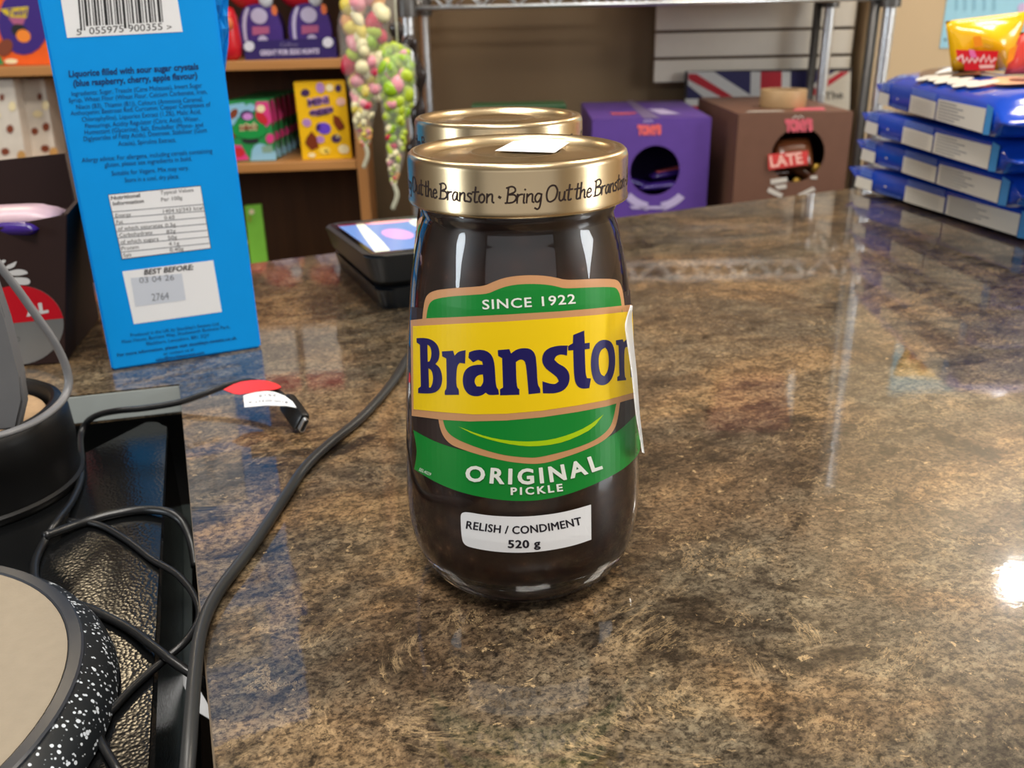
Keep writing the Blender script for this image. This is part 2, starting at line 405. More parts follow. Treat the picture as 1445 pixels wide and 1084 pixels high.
# ------------------------------------------------------------ the pickle jars
JX, JY, HT, HL = .0032, .2951, .1505, .0156
PROF = [(0, .0022), (.024, .0022), (.028, .0012), (.0305, 0), (.033, .0008), (.0362, .0038), (.0392, .009), (.0411, .0155), (.0421, .023), (.0423, .031), (.0419, .042),
        (.0412, .0533), (.0403, .067), (.0392, .0803), (.0379, .0932), (.0371, .1008), (.0363, .1074), (.0352, .1137), (.0341, .119), (.0332, .1225), (.0322, .1258), (.0312, .1285), (.0308, .1305), (.0316, .132), (.0316, .1345), (.0306, .136), (.0306, .147)]
def jr(z):
    for (r0, z0), (r1, z1) in zip(PROF[3:], PROF[4:]):
        if z0 <= z <= z1: return r0 + (r1-r0)*(z-z0)/(z1-z0)
    return PROF[3][0] if z < 0 else PROF[-1][0]
def on_jar(x, y, h):
    d = ray(x, y); hd = d.x*d.x + d.y*d.y
    tc = (JX*d.x + JY*d.y)/hd
    def F(t): p = EYE + d*t; return math.hypot(p.x-JX, p.y-JY) - jr(p.z) - h
    lo, hi = tc-.07, tc
    if F(hi) > 0: p = EYE + d*hi
    else:
        for _ in range(26):
            m = (lo+hi)/2
            if F(m) > 0: lo = m
            else: hi = m
        p = EYE + d*hi
    return p
gold = mat('gold_lid', (218, 196, 158), .26, metal=1, var=.02)
jar = thing('pickle_jar', 'front glass jar of brown pickle with a peeling yellow and green label', 'jar', (JX, JY, 0), 0)
glass = mat('clear_glass', (255, 255, 255), .0, trans=1, ior=1.5, var=0)
glass_o = obj('glass_body', lathe(nb(), PROF[:-1] + [(.0298, .147), (.0298, .1365)] + [(r-.0026, z) for r, z in PROF[::-1] if .012 < z < .135 ] + [(.030, .0085), (.022, .0062), (0, .006)], (JX, JY, 0)), glass, jar, smooth=True)
pk = nb(); lathe(pk, [(0, .0061), (.022, .0063), (.0301, .0086)] + [(r-.00255, z) for r, z in PROF if .012 < z < .1352] + [(.02, .1345), (0, .1345)], (JX, JY, 0))
def pickle_mat():
    m = mat('brown_pickle', (50, 28, 20), .3, var=0); N = m.node_tree.nodes; L = m.node_tree.links; b = N['Principled BSDF']
    tc = N.new('ShaderNodeTexCoord'); v = N.new('ShaderNodeTexVoronoi'); v.inputs['Scale'].default_value = 150; L.new(tc.outputs['Object'], v.inputs['Vector'])
    n = N.new('ShaderNodeTexNoise'); n.inputs['Scale'].default_value = 90; n.inputs['Detail'].default_value = 4; L.new(tc.outputs['Object'], n.inputs['Vector'])
    a = N.new('ShaderNodeMath'); a.operation = 'MULTIPLY'; L.new(v.outputs['Distance'], a.inputs[0]); L.new(n.outputs['Fac'], a.inputs[1])
    r = ramp(N, [(.0, (98, 66, 44)), (.06, (66, 38, 26)), (.2, (52, 28, 20)), (.5, (38, 21, 16))]); L.new(a.outputs[0], r.inputs[0]); L.new(r.outputs[0], b.inputs['Base Color']); return m
obj('pickle', pk, pickle_mat(), jar, smooth=True)
# lid: rolled rim, stepped panel on top
lid_prof = [(0, -.0018), (.0130, -.0018), (.0138, -.0013), (.0150, -.0013), (.0158, -.0019), (.0215, -.0019), (.0225, -.0024), (.0268, -.0024), (.0282, -.0030), (.0296, -.0028), (.0308, -.0012), (.0318, -.0003), (.0328, 0), (.0338, -.0003), (.0346, -.0011), (.0350, -.0024),
            (.0350, -.0138), (.0353, -.0146), (.0352, -.0154), (.0344, -.0158), (.0334, -.0154), (.0332, -.0142), (.0335, -.003), (.031, -.0035), (.0, -.0036)]
lid_o = obj('lid', lathe(nb(), [(r, z) for r, z in lid_prof], (JX, JY, HT), n=128), gold, jar, smooth=True)
# hand lettering round the lid: strokes of each letter on a unit grid (x, y), y up, capital height 1
GL = {
 'B': (.62, [[(.12, .97), (.08, 0)], [(.0, .93), (.3, 1.02), (.5, .9), (.48, .68), (.12, .52)], [(.12, .52), (.5, .5), (.6, .28), (.42, .05), (-.02, .0)]]),
 'r': (.36, [[(.05, .55), (.05, 0)], [(.05, .35), (.16, .5), (.34, .54)]]),
 'i': (.2, [[(.08, .55), (.07, .05), (.14, 0)], [(.1, .8), (.12, .84)]]),
 'n': (.48, [[(.05, .55), (.05, 0)], [(.05, .33), (.2, .52), (.36, .5), (.38, .1), (.48, .02)]]),
 'g': (.5, [[(.4, .5), (.2, .55), (.06, .35), (.1, .08), (.26, .04), (.4, .3), (.42, .52), (.38, -.2), (.25, -.42), (.08, -.34)]]),
 'O': (.78, [[(.4, 1.0), (.16, .9), (.03, .5), (.12, .08), (.35, 0), (.6, .2), (.68, .65), (.52, .95), (.3, 1.0)]]),
 'u': (.5, [[(.05, .55), (.05, .15), (.17, 0), (.34, .15), (.38, .55)], [(.38, .55), (.38, .1), (.48, .02)]]),
 't': (.36, [[(.18, .95), (.14, .12), (.24, 0), (.34, .05)], [(-.02, .62), (.38, .66)]]),
 'h': (.48, [[(.07, 1.0), (.05, 0)], [(.05, .3), (.2, .5), (.34, .48), (.36, .08), (.46, .02)]]),
 'e': (.44, [[(.06, .28), (.36, .34), (.32, .52), (.18, .54), (.06, .3), (.12, .05), (.28, 0), (.42, .12)]]),
 'a': (.52, [[(.4, .52), (.2, .54), (.06, .28), (.14, .02), (.3, .12), (.4, .5), (.4, .1), (.5, .03)]]),
 's': (.42, [[(.36, .5), (.2, .55), (.1, .42), (.32, .22), (.28, .02), (.05, .04)]]),
 'o': (.5, [[(.24, .54), (.08, .4), (.08, .12), (.22, 0), (.38, .14), (.38, .42), (.24, .54)]]),
 '.': (.3, [[(.12, .34), (.14, .38)]]), ' ': (.2, [])}
lid_ink = mat('lid_ink', (46, 30, 26), .5, var=0)
CAPH = .0046
def lid_fn(x, y, h): a = x; return Vector((JX + (.0350+h)*math.sin(a), JY - (.0350+h)*math.cos(a), HT + y))
pr = Print(lid_fn, None, .00009)
period = math.radians(81); sent = '. Bring Out the Branston '
tot = sum(GL[c][0] for c in sent); sc = period*.0350/tot
for rep in range(4):
    x = math.radians(-10.5) + (rep-1)*period
    for c in sent:
        adv, st = GL[c]
        for s_ in st:
            p = spline([(q[0], q[1], 0) for q in s_], 5) if len(s_) > 2 else [Vector((*q, 0)) for q in s_]
            q = [((x*.035 + v.x*sc + v.y*.0004), -.0110 + v.y*CAPH) for v in p]
            s2 = Print(lambda a, b, h: lid_fn(a/.035, b, h)); s2.bm.free(); s2.bm = pr.bm; s2.mats = pr.mats; s2.base = .00009
            s2.stroke(q, .00052 if c != '.' else .0009, lid_ink)
        x += adv*sc/.035
pr.done('lid_lettering', lid_o, keep=True)
k2 = crop(550, 130, 3.8026)
pr = Print(plane_fn((0, 0, HT-.0012), (0, 0, 1)), None, .0)
pr.poly(k2([(563, 315), (665, 262), (965, 270), (885, 325)]), WHITE); o = pr.done('price_sticker', lid_o, keep=True); o['label'] = 'blank white sticker on the gold lid'
# label, traced in the photograph's pixels and laid on the glass
k3 = crop(560, 380, 3.905); k4 = crop(560, 620, 3.905)
bronze = mat('label_bronze', (206, 152, 106), .38, var=.03); green = mat('label_green', (0, 134, 46), .38, var=.02); yellow = mat('label_yellow', (250, 212, 8), .38, var=.02)
navy = mat('label_navy', (20, 14, 92), .4, var=0); dkb = mat('label_dark_brown', (44, 30, 28), .4, var=0); lime = mat('label_lime', (176, 214, 0), .4, var=0); cream = mat('label_white', (240, 244, 236), .4, var=0)
pr = Print(on_jar, (7, 14), .0002, .00005)
pr.poly(k3([(78, 207), (145, 214), (600, 200), (1200, 150), (1285, 112), (1293, 205), (1308, 700), (1328, 800), (1320, 900), (1200, 980), (700, 1080), (250, 1000), (95, 900), (82, 808)]), dkb, 0)
pr.poly(k3([(90, 885), (150, 920), (230, 958), (330, 990), (420, 1010), (640, 1050), (780, 1060), (950, 1015), (1060, 985), (1160, 930), (1240, 880), (1320, 797), (1320, 870), (1343, 937)]) + k4([(1340, 70), (1300, 120), (1240, 170), (1150, 220), (1050, 265), (940, 305), (830, 330), (740, 340), (620, 340), (500, 325), (400, 305), (300, 275), (200, 230), (95, 165), (112, 75), (101, 0)]), green, 1, smooth=2, lim=45)
pr.poly(k3([(138, 300), (146, 215), (155, 165), (170, 138), (200, 120), (250, 110), (330, 103), (420, 97), (480, 92), (520, 75), (580, 50), (650, 37), (740, 32), (820, 36), (880, 47), (930, 59), (1000, 57), (1100, 52), (1190, 53), (1220, 62), (1238, 92), (1250, 150), (1260, 250)]), bronze, 2, smooth=2)
pr.poly(k3([(158, 300), (168, 220), (182, 183), (210, 163), (300, 149), (420, 141), (500, 136), (545, 115), (600, 95), (660, 84), (740, 80), (820, 84), (880, 94), (920, 106), (1000, 103), (1120, 98), (1190, 98), (1214, 106), (1232, 145), (1245, 250)]), green, 3, smooth=2)
pr.poly(k3([(226, 810), (238, 880), (262, 932), (300, 968), (340, 985), (440, 1020), (560, 1050), (650, 1066), (760, 1075), (840, 1064), (920, 1038), (1010, 1008), (1100, 968), (1150, 938), (1190, 898), (1215, 845), (1232, 720)]), bronze, 2, smooth=2)
pr.poly(k3([(250, 810), (262, 868), (285, 905), (330, 937), (400, 967), (500, 1002), (600, 1027), (700, 1037), (770, 1039), (850, 1022), (950, 997), (1050, 962), (1120, 925), (1165, 885), (1190, 840), (1212, 730)]), green, 3, smooth=2)
pr.poly(k3([(338, 866), (450, 910), (550, 936), (650, 948), (750, 950), (850, 940), (950, 912), (1050, 868), (1140, 800), (1080, 878), (980, 930), (880, 964), (750, 978), (650, 970), (540, 948), (430, 914)]), lime, 4, smooth=1)
pr.poly(k3([(75, 281), (160, 271), (300, 265), (600, 250), (900, 232), (1100, 215), (1295, 195), (1320, 708), (1150, 757), (1000, 786), (800, 816), (600, 834), (400, 839), (250, 830), (82, 808)]), bronze, 4)
pr.poly(k3([(88, 314), (300, 302), (600, 288), (900, 268), (1100, 252), (1298, 231), (1318, 676), (1150, 722), (1000, 750), (800, 780), (600, 797), (420, 800), (250, 788), (92, 772)]), yellow, 5)
W = [([(108, 380), (150, 378), (185, 385), (215, 405), (232, 435), (236, 470), (229, 503), (212, 522), (235, 540), (248, 575), (251, 615), (241, 652), (217, 677), (182, 686), (117, 683), (117, 657), (132, 646), (127, 416), (109, 404)], [[(168, 416), (183, 424), (191, 455), (188, 490), (179, 508), (170, 510)], [(174, 546), (191, 556), (200, 590), (197, 628), (186, 652), (177, 652)]]),
     ([(248, 453), (310, 449), (318, 476), (340, 453), (379, 446), (376, 520), (347, 516), (330, 534), (326, 645), (342, 662), (342, 692), (264, 693), (263, 670), (276, 656), (272, 492), (250, 480)], []),
     ([(394, 487), (398, 458), (425, 447), (460, 443), (495, 450), (523, 472), (537, 510), (541, 560), (546, 645), (561, 666), (562, 691), (507, 695), (490, 680), (468, 696), (430, 702), (393, 690), (368, 655), (361, 608), (371, 562), (400, 535), (440, 526), (474, 526), (470, 509), (448, 499), (420, 513)], [[(474, 580), (478, 622), (462, 646), (440, 645), (426, 622), (434, 594), (452, 582)]]),
     ([(556, 446), (620, 440), (629, 464), (660, 441), (705, 433), (742, 441), (764, 470), (770, 520), (776, 640), (790, 654), (791, 682), (726, 689), (712, 520), (697, 499), (676, 497), (656, 512), (660, 650), (675, 662), (675, 692), (569, 695), (568, 662), (585, 652), (580, 490), (558, 478)], []),
     ([(941, 420), (938, 476), (905, 468), (878, 477), (868, 498), (888, 520), (928, 540), (953, 575), (951, 628), (922, 668), (872, 685), (805, 684), (802, 617), (838, 630), (874, 634), (892, 618), (884, 596), (850, 570), (815, 543), (798, 505), (806, 462), (838, 433), (888, 421)], []),
     ([(972, 362), (1033, 338), (1036, 408), (1063, 405), (1063, 438), (1036, 442), (1040, 575), (1048, 600), (1070, 602), (1061, 655), (1022, 660), (992, 645), (976, 600), (972, 446), (944, 448), (943, 424), (970, 408)], []),
     ([(1150, 387), (1184, 400), (1202, 450), (1205, 530), (1190, 598), (1160, 634), (1125, 642), (1090, 624), (1071, 570), (1068, 490), (1084, 428), (1114, 394)], [[(1148, 432), (1164, 450), (1170, 508), (1163, 562), (1143, 590), (1124, 580), (1113, 540), (1112, 480), (1125, 445)]]),
     ([(1207, 392), (1245, 386), (1250, 403), (1272, 378), (1302, 368), (1306, 590), (1289, 596), (1281, 430), (1263, 428), (1253, 442), (1255, 592), (1264, 600), (1264, 611), (1215, 616), (1215, 594), (1227, 585), (1222, 420), (1208, 416)], [])]
for o_, hs in W: pr.poly(k3(o_), navy, 6, [k3(h) for h in hs], smooth=2, lim=50)
pr.text('SINCE 1922', k3([(472, 221), (720, 208), (986, 188)]), 13.0, cream, 6, bold=.015, sp=1.12)
pr.text('ORIGINAL', k4([(376, 226), (560, 243), (760, 243), (960, 214), (1134, 160)]), 20.5, cream, 6, bold=.022, sp=1.32, fat=.5)
pr.text('PICKLE', k4([(629, 306), (770, 301), (915, 284)]), 9.8, cream, 6, bold=.02, sp=1.4, fat=.3)
pr.text('SEL4029', k4([(120, 172), (184, 202)]), 4.2, cream, 6, bold=.0)
lab_o = pr.done('front_label', jar, keep=True)
# the loose right end of the label curls away and shows its white back
hin = k3([(1289, 197), (1299, 320), (1308, 430), (1321, 560), (1334, 760), (1345, 900), (1356, 1012)])
fre = k3([(1287, 198), (1257, 300), (1260, 350), (1275, 450), (1292, 570), (1315, 790), (1330, 880), (1351, 1010)])
def resample(p, n):
    p = spline([(x, y, 0) for x, y in p], 6); L = [0]
    for a, b in zip(p, p[1:]): L.append(L[-1]+(b-a).length)
    out = []
    for k in range(n):
        d = L[-1]*k/(n-1); i = 0
        while i < len(L)-2 and L[i+1] < d: i += 1
        out.append(p[i].lerp(p[i+1], (d-L[i])/(L[i+1]-L[i])))
    return out
hp, fp = resample(hin, 24), resample(fre, 24)
bm = nb(); rows = []
for k in range(24):
    a = atY(hp[k].x, hp[k].y, JY-.013); b = atY(fp[k].x, fp[k].y, JY-.026 - .004*math.sin(math.pi*k/23))
    rows.append([bm.verts.new(a.lerp(b, j/5) + Vector((.0006, -.0006, 0))*math.sin(math.pi*j/5)) for j in range(6)])
for r0, r1 in zip(rows, rows[1:]):
    for j in range(5): bm.faces.new((r0[j], r0[j+1], r1[j+1], r1[j]))
bmesh.ops.solidify(bm, geom=bm.faces[:], thickness=.00012)
o = obj('label_flap', bm, WHITE, lab_o, smooth=True); o['label'] = 'white paper back of the peeling label end'
# white weight sticker
pr = Print(on_jar, (7, 14), .0002, .00006)
pr.poly(k4([(350, 430), (355, 410), (368, 402), (392, 402), (500, 420), (620, 427), (740, 425), (860, 412), (960, 392), (1070, 360), (1072, 553), (980, 585), (860, 610), (740, 624), (620, 626), (500, 615), (400, 595), (372, 580), (357, 550)]), WHITE, 0, smooth=2, lim=60)
blk = mat('print_black', (22, 20, 34), .5, var=0)
pr.text('RELISH / CONDIMENT', k4([(381, 492), (560, 516), (690, 520), (860, 502), (1020, 470)]), 10.6, blk, 1, sp=1.05, fat=.45)
pr.text('520 g', k4([(614, 598), (700, 599), (790, 593)]), 10.6, blk, 1, sp=1.08, fat=.7)
o = pr.done('weight_sticker', jar, keep=True); o['label'] = 'white sticker with the food type and weight'
J2 = Vector((-.0034, .3931, 0))
jar2 = dup(jar, J2, math.radians(-21), skip=('label_flap', 'price_sticker'))
jar2['label'] = 'second jar of pickle, hidden behind the front jar, its gold lid in view'

# ------------------------------------------------------------ blue liquorice box (stands upright, back panel to the camera)
sky = mat('blue_card', (0, 152, 238), .5, var=.02, spec=.25)
B0, B1 = atZ(158, 524), atZ(369, 491); be = (B1-B0).normalized(); bn = Vector((be.y, -be.x, 0)); BH, BD = .292, .058
t_ = thing('sweet_box', 'tall bright blue cardboard liquorice box with white barcode and printed back panel', 'box', B0)
bm = nb(); b_ = [B0, B1, B1-bn*BD, B0-bn*BD]; up = Vector((0, 0, BH))
hexa(bm, [p+Vector((0, 0, .0004)) for p in b_], [p+up for p in b_], bev=.0012); obj('carton', bm, sky, t_)
# torn flap sticking out of the right edge near the top
bm = nb(); rows = []
fl = [(295, -28, 322, -30), (300, 8, 322, 6), (303, 25, 321, 22), (305, 42, 324, 40), (308, 60, 322, 62), (311, 78, 320, 84), (314, 100, 318, 104), (318, 124, 320, 128)]
for x0, y0, x1, y1 in fl:
    a = atP(x0-3, y0, B0-bn*.004, bn); b = atP(x1, y1, B0-bn*.012, bn)
    rows.append([bm.verts.new(a.lerp(b, j/4) - bn*(.0022*math.sin(j*2.2+y0*.13))) for j in range(5)])
for r0, r1 in zip(rows, rows[1:]):
    for j in range(4): bm.faces.new((r0[j], r0[j+1], r1[j+1], r1[j]))
bmesh.ops.solidify(bm, geom=bm.faces[:], thickness=.0006); obj('torn_flap', bm, mat('blue_flap', (20, 160, 236), .3), t_)
bx = mat('blue_box_ink', (8, 52, 108), .5, var=0); gry = mat('grey_print', (120, 126, 136), .5, var=0); pale = mat('pale_grey_print', (205, 212, 224), .5, var=0)
k1 = crop(0, 0, 3.8026); k6 = crop(60, 240, 3.738)
pr = Print(plane_fn(B0, bn), None, .0002, .0001)
pr.poly(k1([(278, -300), (360, 203), (980, 170), (900, -330)]), WHITE)
x = 432; bars = 0
wds = [10, 6, 14, 8, 5, 12, 10, 5, 16, 6, 9, 5, 12, 8, 14, 6, 5, 10, 8, 16, 5, 9, 12, 6, 8, 14, 5, 10, 7, 12]
for k, wd in enumerate(wds):
    if x + wd > 890: break
    long_ = k in (0, 1, 14, 15, 28, 29)
    yb = 165 if long_ else 142; yb -= (x-430)*.055
    pr.poly(k1([(x-38, -280), (x-38+wd, -280), (x+wd, yb), (x, yb)]), INK, 1); x += wd + [9, 5, 7, 12, 5, 6, 10][k % 7]
pr.text('5', k1([(412, 189), (438, 187)]), 8.5, INK, 1)
pr.text('055975', k1([(480, 184), (664, 172)]), 9.5, INK, 1)
pr.text('900355', k1([(690, 171), (872, 160)]), 9.5, INK, 1)
pr.text('>', k1([(897, 162), (922, 160)]), 8, INK, 1)
for s_, a, b, cp, bo in [
 ('Liquorice filled with sour sugar crystals', (370, 413), (1066, 371), 8.6, .025), ('(blue raspberry, cherry, apple flavour)', (394, 463), (1060, 420), 8.6, .025),
 ('Ingredients: Sugar, Treacle (Cane Molasses), Invert Sugar', (385, 515), (1085, 468), 6.4, 0), ('Syrup, Wheat Flour (Wheat Flour, Calcium Carbonate, Iron,', (370, 551), (1112, 502), 6.4, 0),
 ('Niacin (B3), Thiamin (B1)), Colours (Ammonia Caramel,', (410, 586), (1090, 543), 6.4, 0), ('Anthocyanin; Beetroot Red; Curcumin; Copper Complexes of', (380, 620), (1130, 571), 6.4, 0),
 ('Chlorophyllins), Liquorice Extract (1.2%), Malic Acid,', (440, 653), (1080, 609), 6.4, 0), ('Flavourings, Acidity Regulator (Citric Acid), Water,', (458, 688), (1072, 647), 6.4, 0),
 ('Humectant (Glycerine), Salt, Emulsifier (Mono- and', (455, 722), (1090, 680), 6.4, 0), ('Diglycerides of Fatty Acids), Dextrose, Stabiliser (Gum', (450, 757), (1110, 709), 6.4, 0),
 ('Acacia), Spirulina Extract.', (635, 783), (945, 761), 6.4, 0), ('Allergy advice: For allergens, including cereals containing', (440, 872), (1140, 820), 6.4, 0),
 ('gluten, please see ingredients in bold.', (562, 897), (1030, 862), 6.4, 0), ('Suitable for Vegans. Mix may vary.', (600, 943), (1015, 911), 6.4, 0), ('Store in a cool, dry place.', (670, 979), (963, 956), 6.4, 0)]:
    pr.text(s_, k1([a, b]), cp, bx, 1, bold=bo)
pr.poly(k6([(345, 129), (834, 81), (890, 413), (419, 472)]), INK, 0); pr.poly(k6([(348, 132), (832, 85), (886, 411), (422, 468)]), WHITE, 1)
for yl, yr in [(219, 179), (252, 214), (288, 247), (323, 282), (357, 316), (393, 350), (432, 384)]:
    xl = 348 + (yl-132)*.22; xr = 832 + (yr-85)*.166
    pr.poly(k6([(xl, yl), (xr, yr), (xr, yr+4), (xl, yl+4)]), gry, 2)
for s_, a, b, bo in [('Nutritional', (362, 158), (515, 142), .02), ('Information', (372, 188), (535, 172), .02), ('Typical Values', (622, 130), (797, 113), 0), ('Per 100g', (627, 166), (738, 155), 0),
 ('Energy', (385, 250), (468, 243), 0), ('1404 kJ/343 kcal', (637, 228), (845, 209), 0), ('Fat', (390, 285), (425, 282), 0), ('0.60', (643, 262), (697, 258), 0), ('of which saturates', (398, 320), (634, 300), 0), ('0.3g', (648, 302), (703, 297), 0),
 ('Carbohydrate', (405, 354), (580, 338), 0), ('82g', (655, 336), (703, 331), 0), ('of which sugars', (412, 390), (612, 372), 0), ('50g', (662, 368), (710, 363), 0), ('Protein', (418, 424), (508, 415), 0), ('4.1g', (666, 400), (722, 395), 0), ('Salt', (426, 460), (470, 456), 0), ('0.40g', (672, 432), (745, 424), 0)]:
    pr.text(s_, k6([a, b]), 5.2, mat('soft_black_print', (62, 62, 66), .5, var=0), 2, bold=bo)
pr.poly(k6([(421, 535), (900, 476), (946, 748), (482, 813)]), WHITE, 0); pr.poly(k6([(465, 570), (735, 546), (756, 685), (490, 721)]), pale, 1)
pr.text('BEST BEFORE:', k6([(536, 553), (795, 525)]), 7, INK, 2, bold=.02, slant=.2)
pr.text('03 04 26', k6([(512, 597), (695, 580)]), 8, gry, 2); pr.text('2764', k6([(578, 691), (668, 681)]), 10, gry, 2)
for s_, a, b, bo in [("Produced in the UK by Stockley's Sweets Ltd.", (465, 880), (935, 818), 0), ('Moss House, Burtons Way, Shadsworth Business Park,', (420, 915), (990, 834), 0), ('Blackburn, Lancashire, BB1 2QY', (550, 925), (882, 880), 0),
 ('For more information, please visit stockleys-sweets.co.uk', (395, 985), (1025, 893), .012), ('or contact us at', (640, 978), (800, 953), 0), ('sales@stockleysweets.com', (600, 1010), (855, 970), .012)]:
    pr.text(s_, k6([a, b]), 4.6, bx, 1, bold=bo)
pr.done('back_print', t_)

# ------------------------------------------------------------ payment terminal
tz = .045; blackp = mat('charcoal_plastic', (38, 44, 50), .32, var=.04)
bl_, fl_ = atZ(454, 316, tz), atZ(519, 364, tz); fr_ = fl_ + (atZ(590, 357, tz)-fl_).normalized()*.092; dl = bl_-fl_; br_ = fr_ + dl
b0 = atZ(541, 438); f_b = [b0, b0 + (fr_-fl_)*.86]; bdl = atZ(476, 372) - b0
t_ = thing('payment_terminal', 'charcoal card payment terminal with a bright screen, behind the front jar', 'card terminal', b0)
bm = nb(); B_ = [f_b[0], f_b[1], f_b[1]+bdl, f_b[0]+bdl]; T_ = [fl_, fr_, br_, bl_]
def sect(k0, k1, g=0.): # a slice of the tapered body between two heights, slightly inset for the slot
    lo = [B_[i].lerp(T_[i], k0) for i in range(4)]; hi = [B_[i].lerp(T_[i], k1) for i in range(4)]
    c = sum(lo, Vector())/4
    if g: lo = [p.lerp(c+Vector((0, 0, p.z-c.z)), g) for p in lo]; hi = [p.lerp(Vector((c.x, c.y, p.z)), g) for p in hi]
    return lo, hi
def round_hexa(lo, hi, r, m, name, par):
    bm = nb(); ring = []
    for q in (lo, hi):
        pts = []
        for i in range(4): pts += rounded(q[i-1], q[i], q[(i+1) % 4], r, 5)
        ring.append([bm.verts.new(p) for p in pts])
    n = len(ring[0]); bm.faces.new(ring[0][::-1]); tf = bm.faces.new(ring[1])
    for k in range(n): bm.faces.new((ring[0][k], ring[0][(k+1) % n], ring[1][(k+1) % n], ring[1][k]))
    bmesh.ops.bevel(bm, geom=list(tf.edges), offset=.002, segments=2, affect='EDGES')
    return obj(name, bm, m, par, auto=40)
round_hexa(*sect(0, .40), .012, blackp, 'lower_body', t_)
round_hexa(*sect(.38, .55, .06), .012, mat('slot_black', (8, 8, 9), .5), 'card_slot', t_)
ub_ = round_hexa(*sect(.53, 1.0), .012, blackp, 'upper_body', t_)
tn = (T_[1]-T_[0]).cross(T_[3]-T_[0]).normalized()
def term(u, v, h=0): return T_[0].lerp(T_[1], u).lerp(T_[3].lerp(T_[2], u), v) + tn*h
pr = Print(lambda x, y, h: term(x, y, h), (.08, .08), .0003, .0001)
scr = lambda n, c: mat(n, c, .12, var=0, emit=.55)
pr.poly([(.05, .06), (.95, .06), (.95, .94), (.05, .94)], mat('terminal_glass', (14, 15, 18), .08, var=0), 0)
pr.poly([(.09, .10), (.91, .10), (.91, .90), (.09, .90)], scr('screen_blue', (92, 122, 178)), 1)
pr.poly([(.09, .10), (.20, .10), (.25, .40), (.3, .90), (.24, .90), (.16, .5)], scr('screen_cream', (206, 214, 190)), 2, smooth=1)
pr.ell((.42, .5), .11, .16, scr('screen_pink', (186, 140, 192)), 2); pr.ell((.5, .86), .2, .04, scr('screen_rose', (226, 150, 160)), 2); pr.ell((.72, .72), .09, .16, scr('screen_cream', (206, 214, 190)), 2); pr.poly([(.09, .86), (.35, .86), (.35, .9), (.09, .9)], scr('screen_maroon', (110, 40, 60)), 2)
o = pr.done('screen', ub_, keep=True); o['label'] = 'lit blue screen'

# ------------------------------------------------------------ wooden shelf unit
WA = math.radians(6); we = Vector((math.cos(WA), math.sin(WA), 0)); wn = Vector((we.y, -we.x, 0)); W0 = Vector((-.24, 1.47, 0))
oak = wood_mat('oak_board', (170, 116, 62), (196, 140, 82), .45); oakv = wood_mat('oak_upright', (164, 110, 60), (188, 132, 78), .45, 2); backb = wood_mat('dark_back_board', (84, 52, 26), (106, 68, 36), .5, 2)
def wpx(x, y, d=0.): return atP(x, y, W0 - wn*d, wn)      # d = depth behind the front of the shelves
def wpt(s, d, z): return W0 + we*s - wn*d + Vector((0, 0, z))
t_ = thing('shelf_unit', 'oak wooden shelf unit with boxed sweets at the left, behind the counter', 'shelves', (*wpt(-.6, 0, -.9).xy, -.9), WA)
z1 = wpx(410, 84).z; z2 = wpx(410, 229).z; s0 = (wpx(497, 150)-W0).dot(we); DEP = .26; SL = -1.35
Mw = lambda s, d, z: Matrix.Translation(wpt(s, d, z)) @ Matrix.Rotation(WA, 4, 'Z')
def wbox(s_a, s_b, d_a, d_b, za, zb, bev=.001): return box(nb(), None, (abs(s_b-s_a), abs(d_b-d_a), zb-za), bev=bev, M=Mw((s_a+s_b)/2, (d_a+d_b)/2, (za+zb)/2))
obj('upright', wbox(s0, s0+.016, -.002, DEP, -.9, .75), oakv, t_); obj('upright', wbox(SL, SL+.016, -.002, DEP, -.9, .75), oakv, t_)
obj('back_board', wbox(SL+.016, s0, DEP-.008, DEP, -.9, .75), backb, t_)
for z in (z1, z2, z1+.17, -.42): obj('shelf_board', wbox(SL+.0165, s0-.0005, 0, DEP-.0085, z-.014, z), oak, t_)
obj('kick_board', wbox(SL+.016, s0, .01, .025, -.42, z2-.2), backb, t_)
def carton(name, label, px, d0, dep, m, group=None, mats_side=None):
    """upright carton whose front face fills four traced corners (tl, tr, br, bl) on the plane d0 behind the shelf front"""
    tl, tr, br, bl = [wpx(*p, d0) for p in px]; zb = min(bl.z, br.z)
    t = thing(name, label, 'box', (bl+br)/2, WA, group); bm = nb()
    bk = -wn*dep
    hexa(bm, [bl, br, br+bk, bl+bk], [tl, tr, tr+bk, tl+bk], bev=.0008); obj('carton', bm, m, t); return t
k7 = crop(310, 110, 7.605)
fn = lambda d: plane_fn(W0 - wn*d, wn)
# yellow egg box
ye = mat('yellow_card', (240, 186, 18), .35, coat=.3); vio = mat('violet_print', (92, 62, 140), .4, var=0); lil = mat('lilac_print', (176, 130, 190), .4, var=0); chb = mat('choc_print', (120, 48, 14), .4, var=0); crm = mat('cream_print', (238, 222, 176), .4, var=0); dpv = mat('deep_violet_print', (64, 36, 84), .4, var=0)
def onshelf(px, z, d):   # drop the two lower corners to the shelf
    return px
def shelf_px(xl, xr, yt_l, yt_r, xl2, xr2, z, d):
    """corner pixels with the lower corners exactly on the shelf of height z"""
    def yb(x):
        lo, hi = -400, 700
        for _ in range(40):
            m = (lo+hi)/2
            if wpx(x, m, d).z > z: lo = m
            else: hi = m
        return lo
    return [(xl, yt_l), (xr, yt_r), (xr2, yb(xr2)), (xl2, yb(xl2))]
p = shelf_px(414, 486, 116, 113, 427, 497, z2+.0004, .015); t_ = carton('egg_box', 'yellow box of chocolate mini eggs at the right end of the lower shelf', p, .015, .03, ye)
pr = Print(fn(.015), None, .0008, .0003)
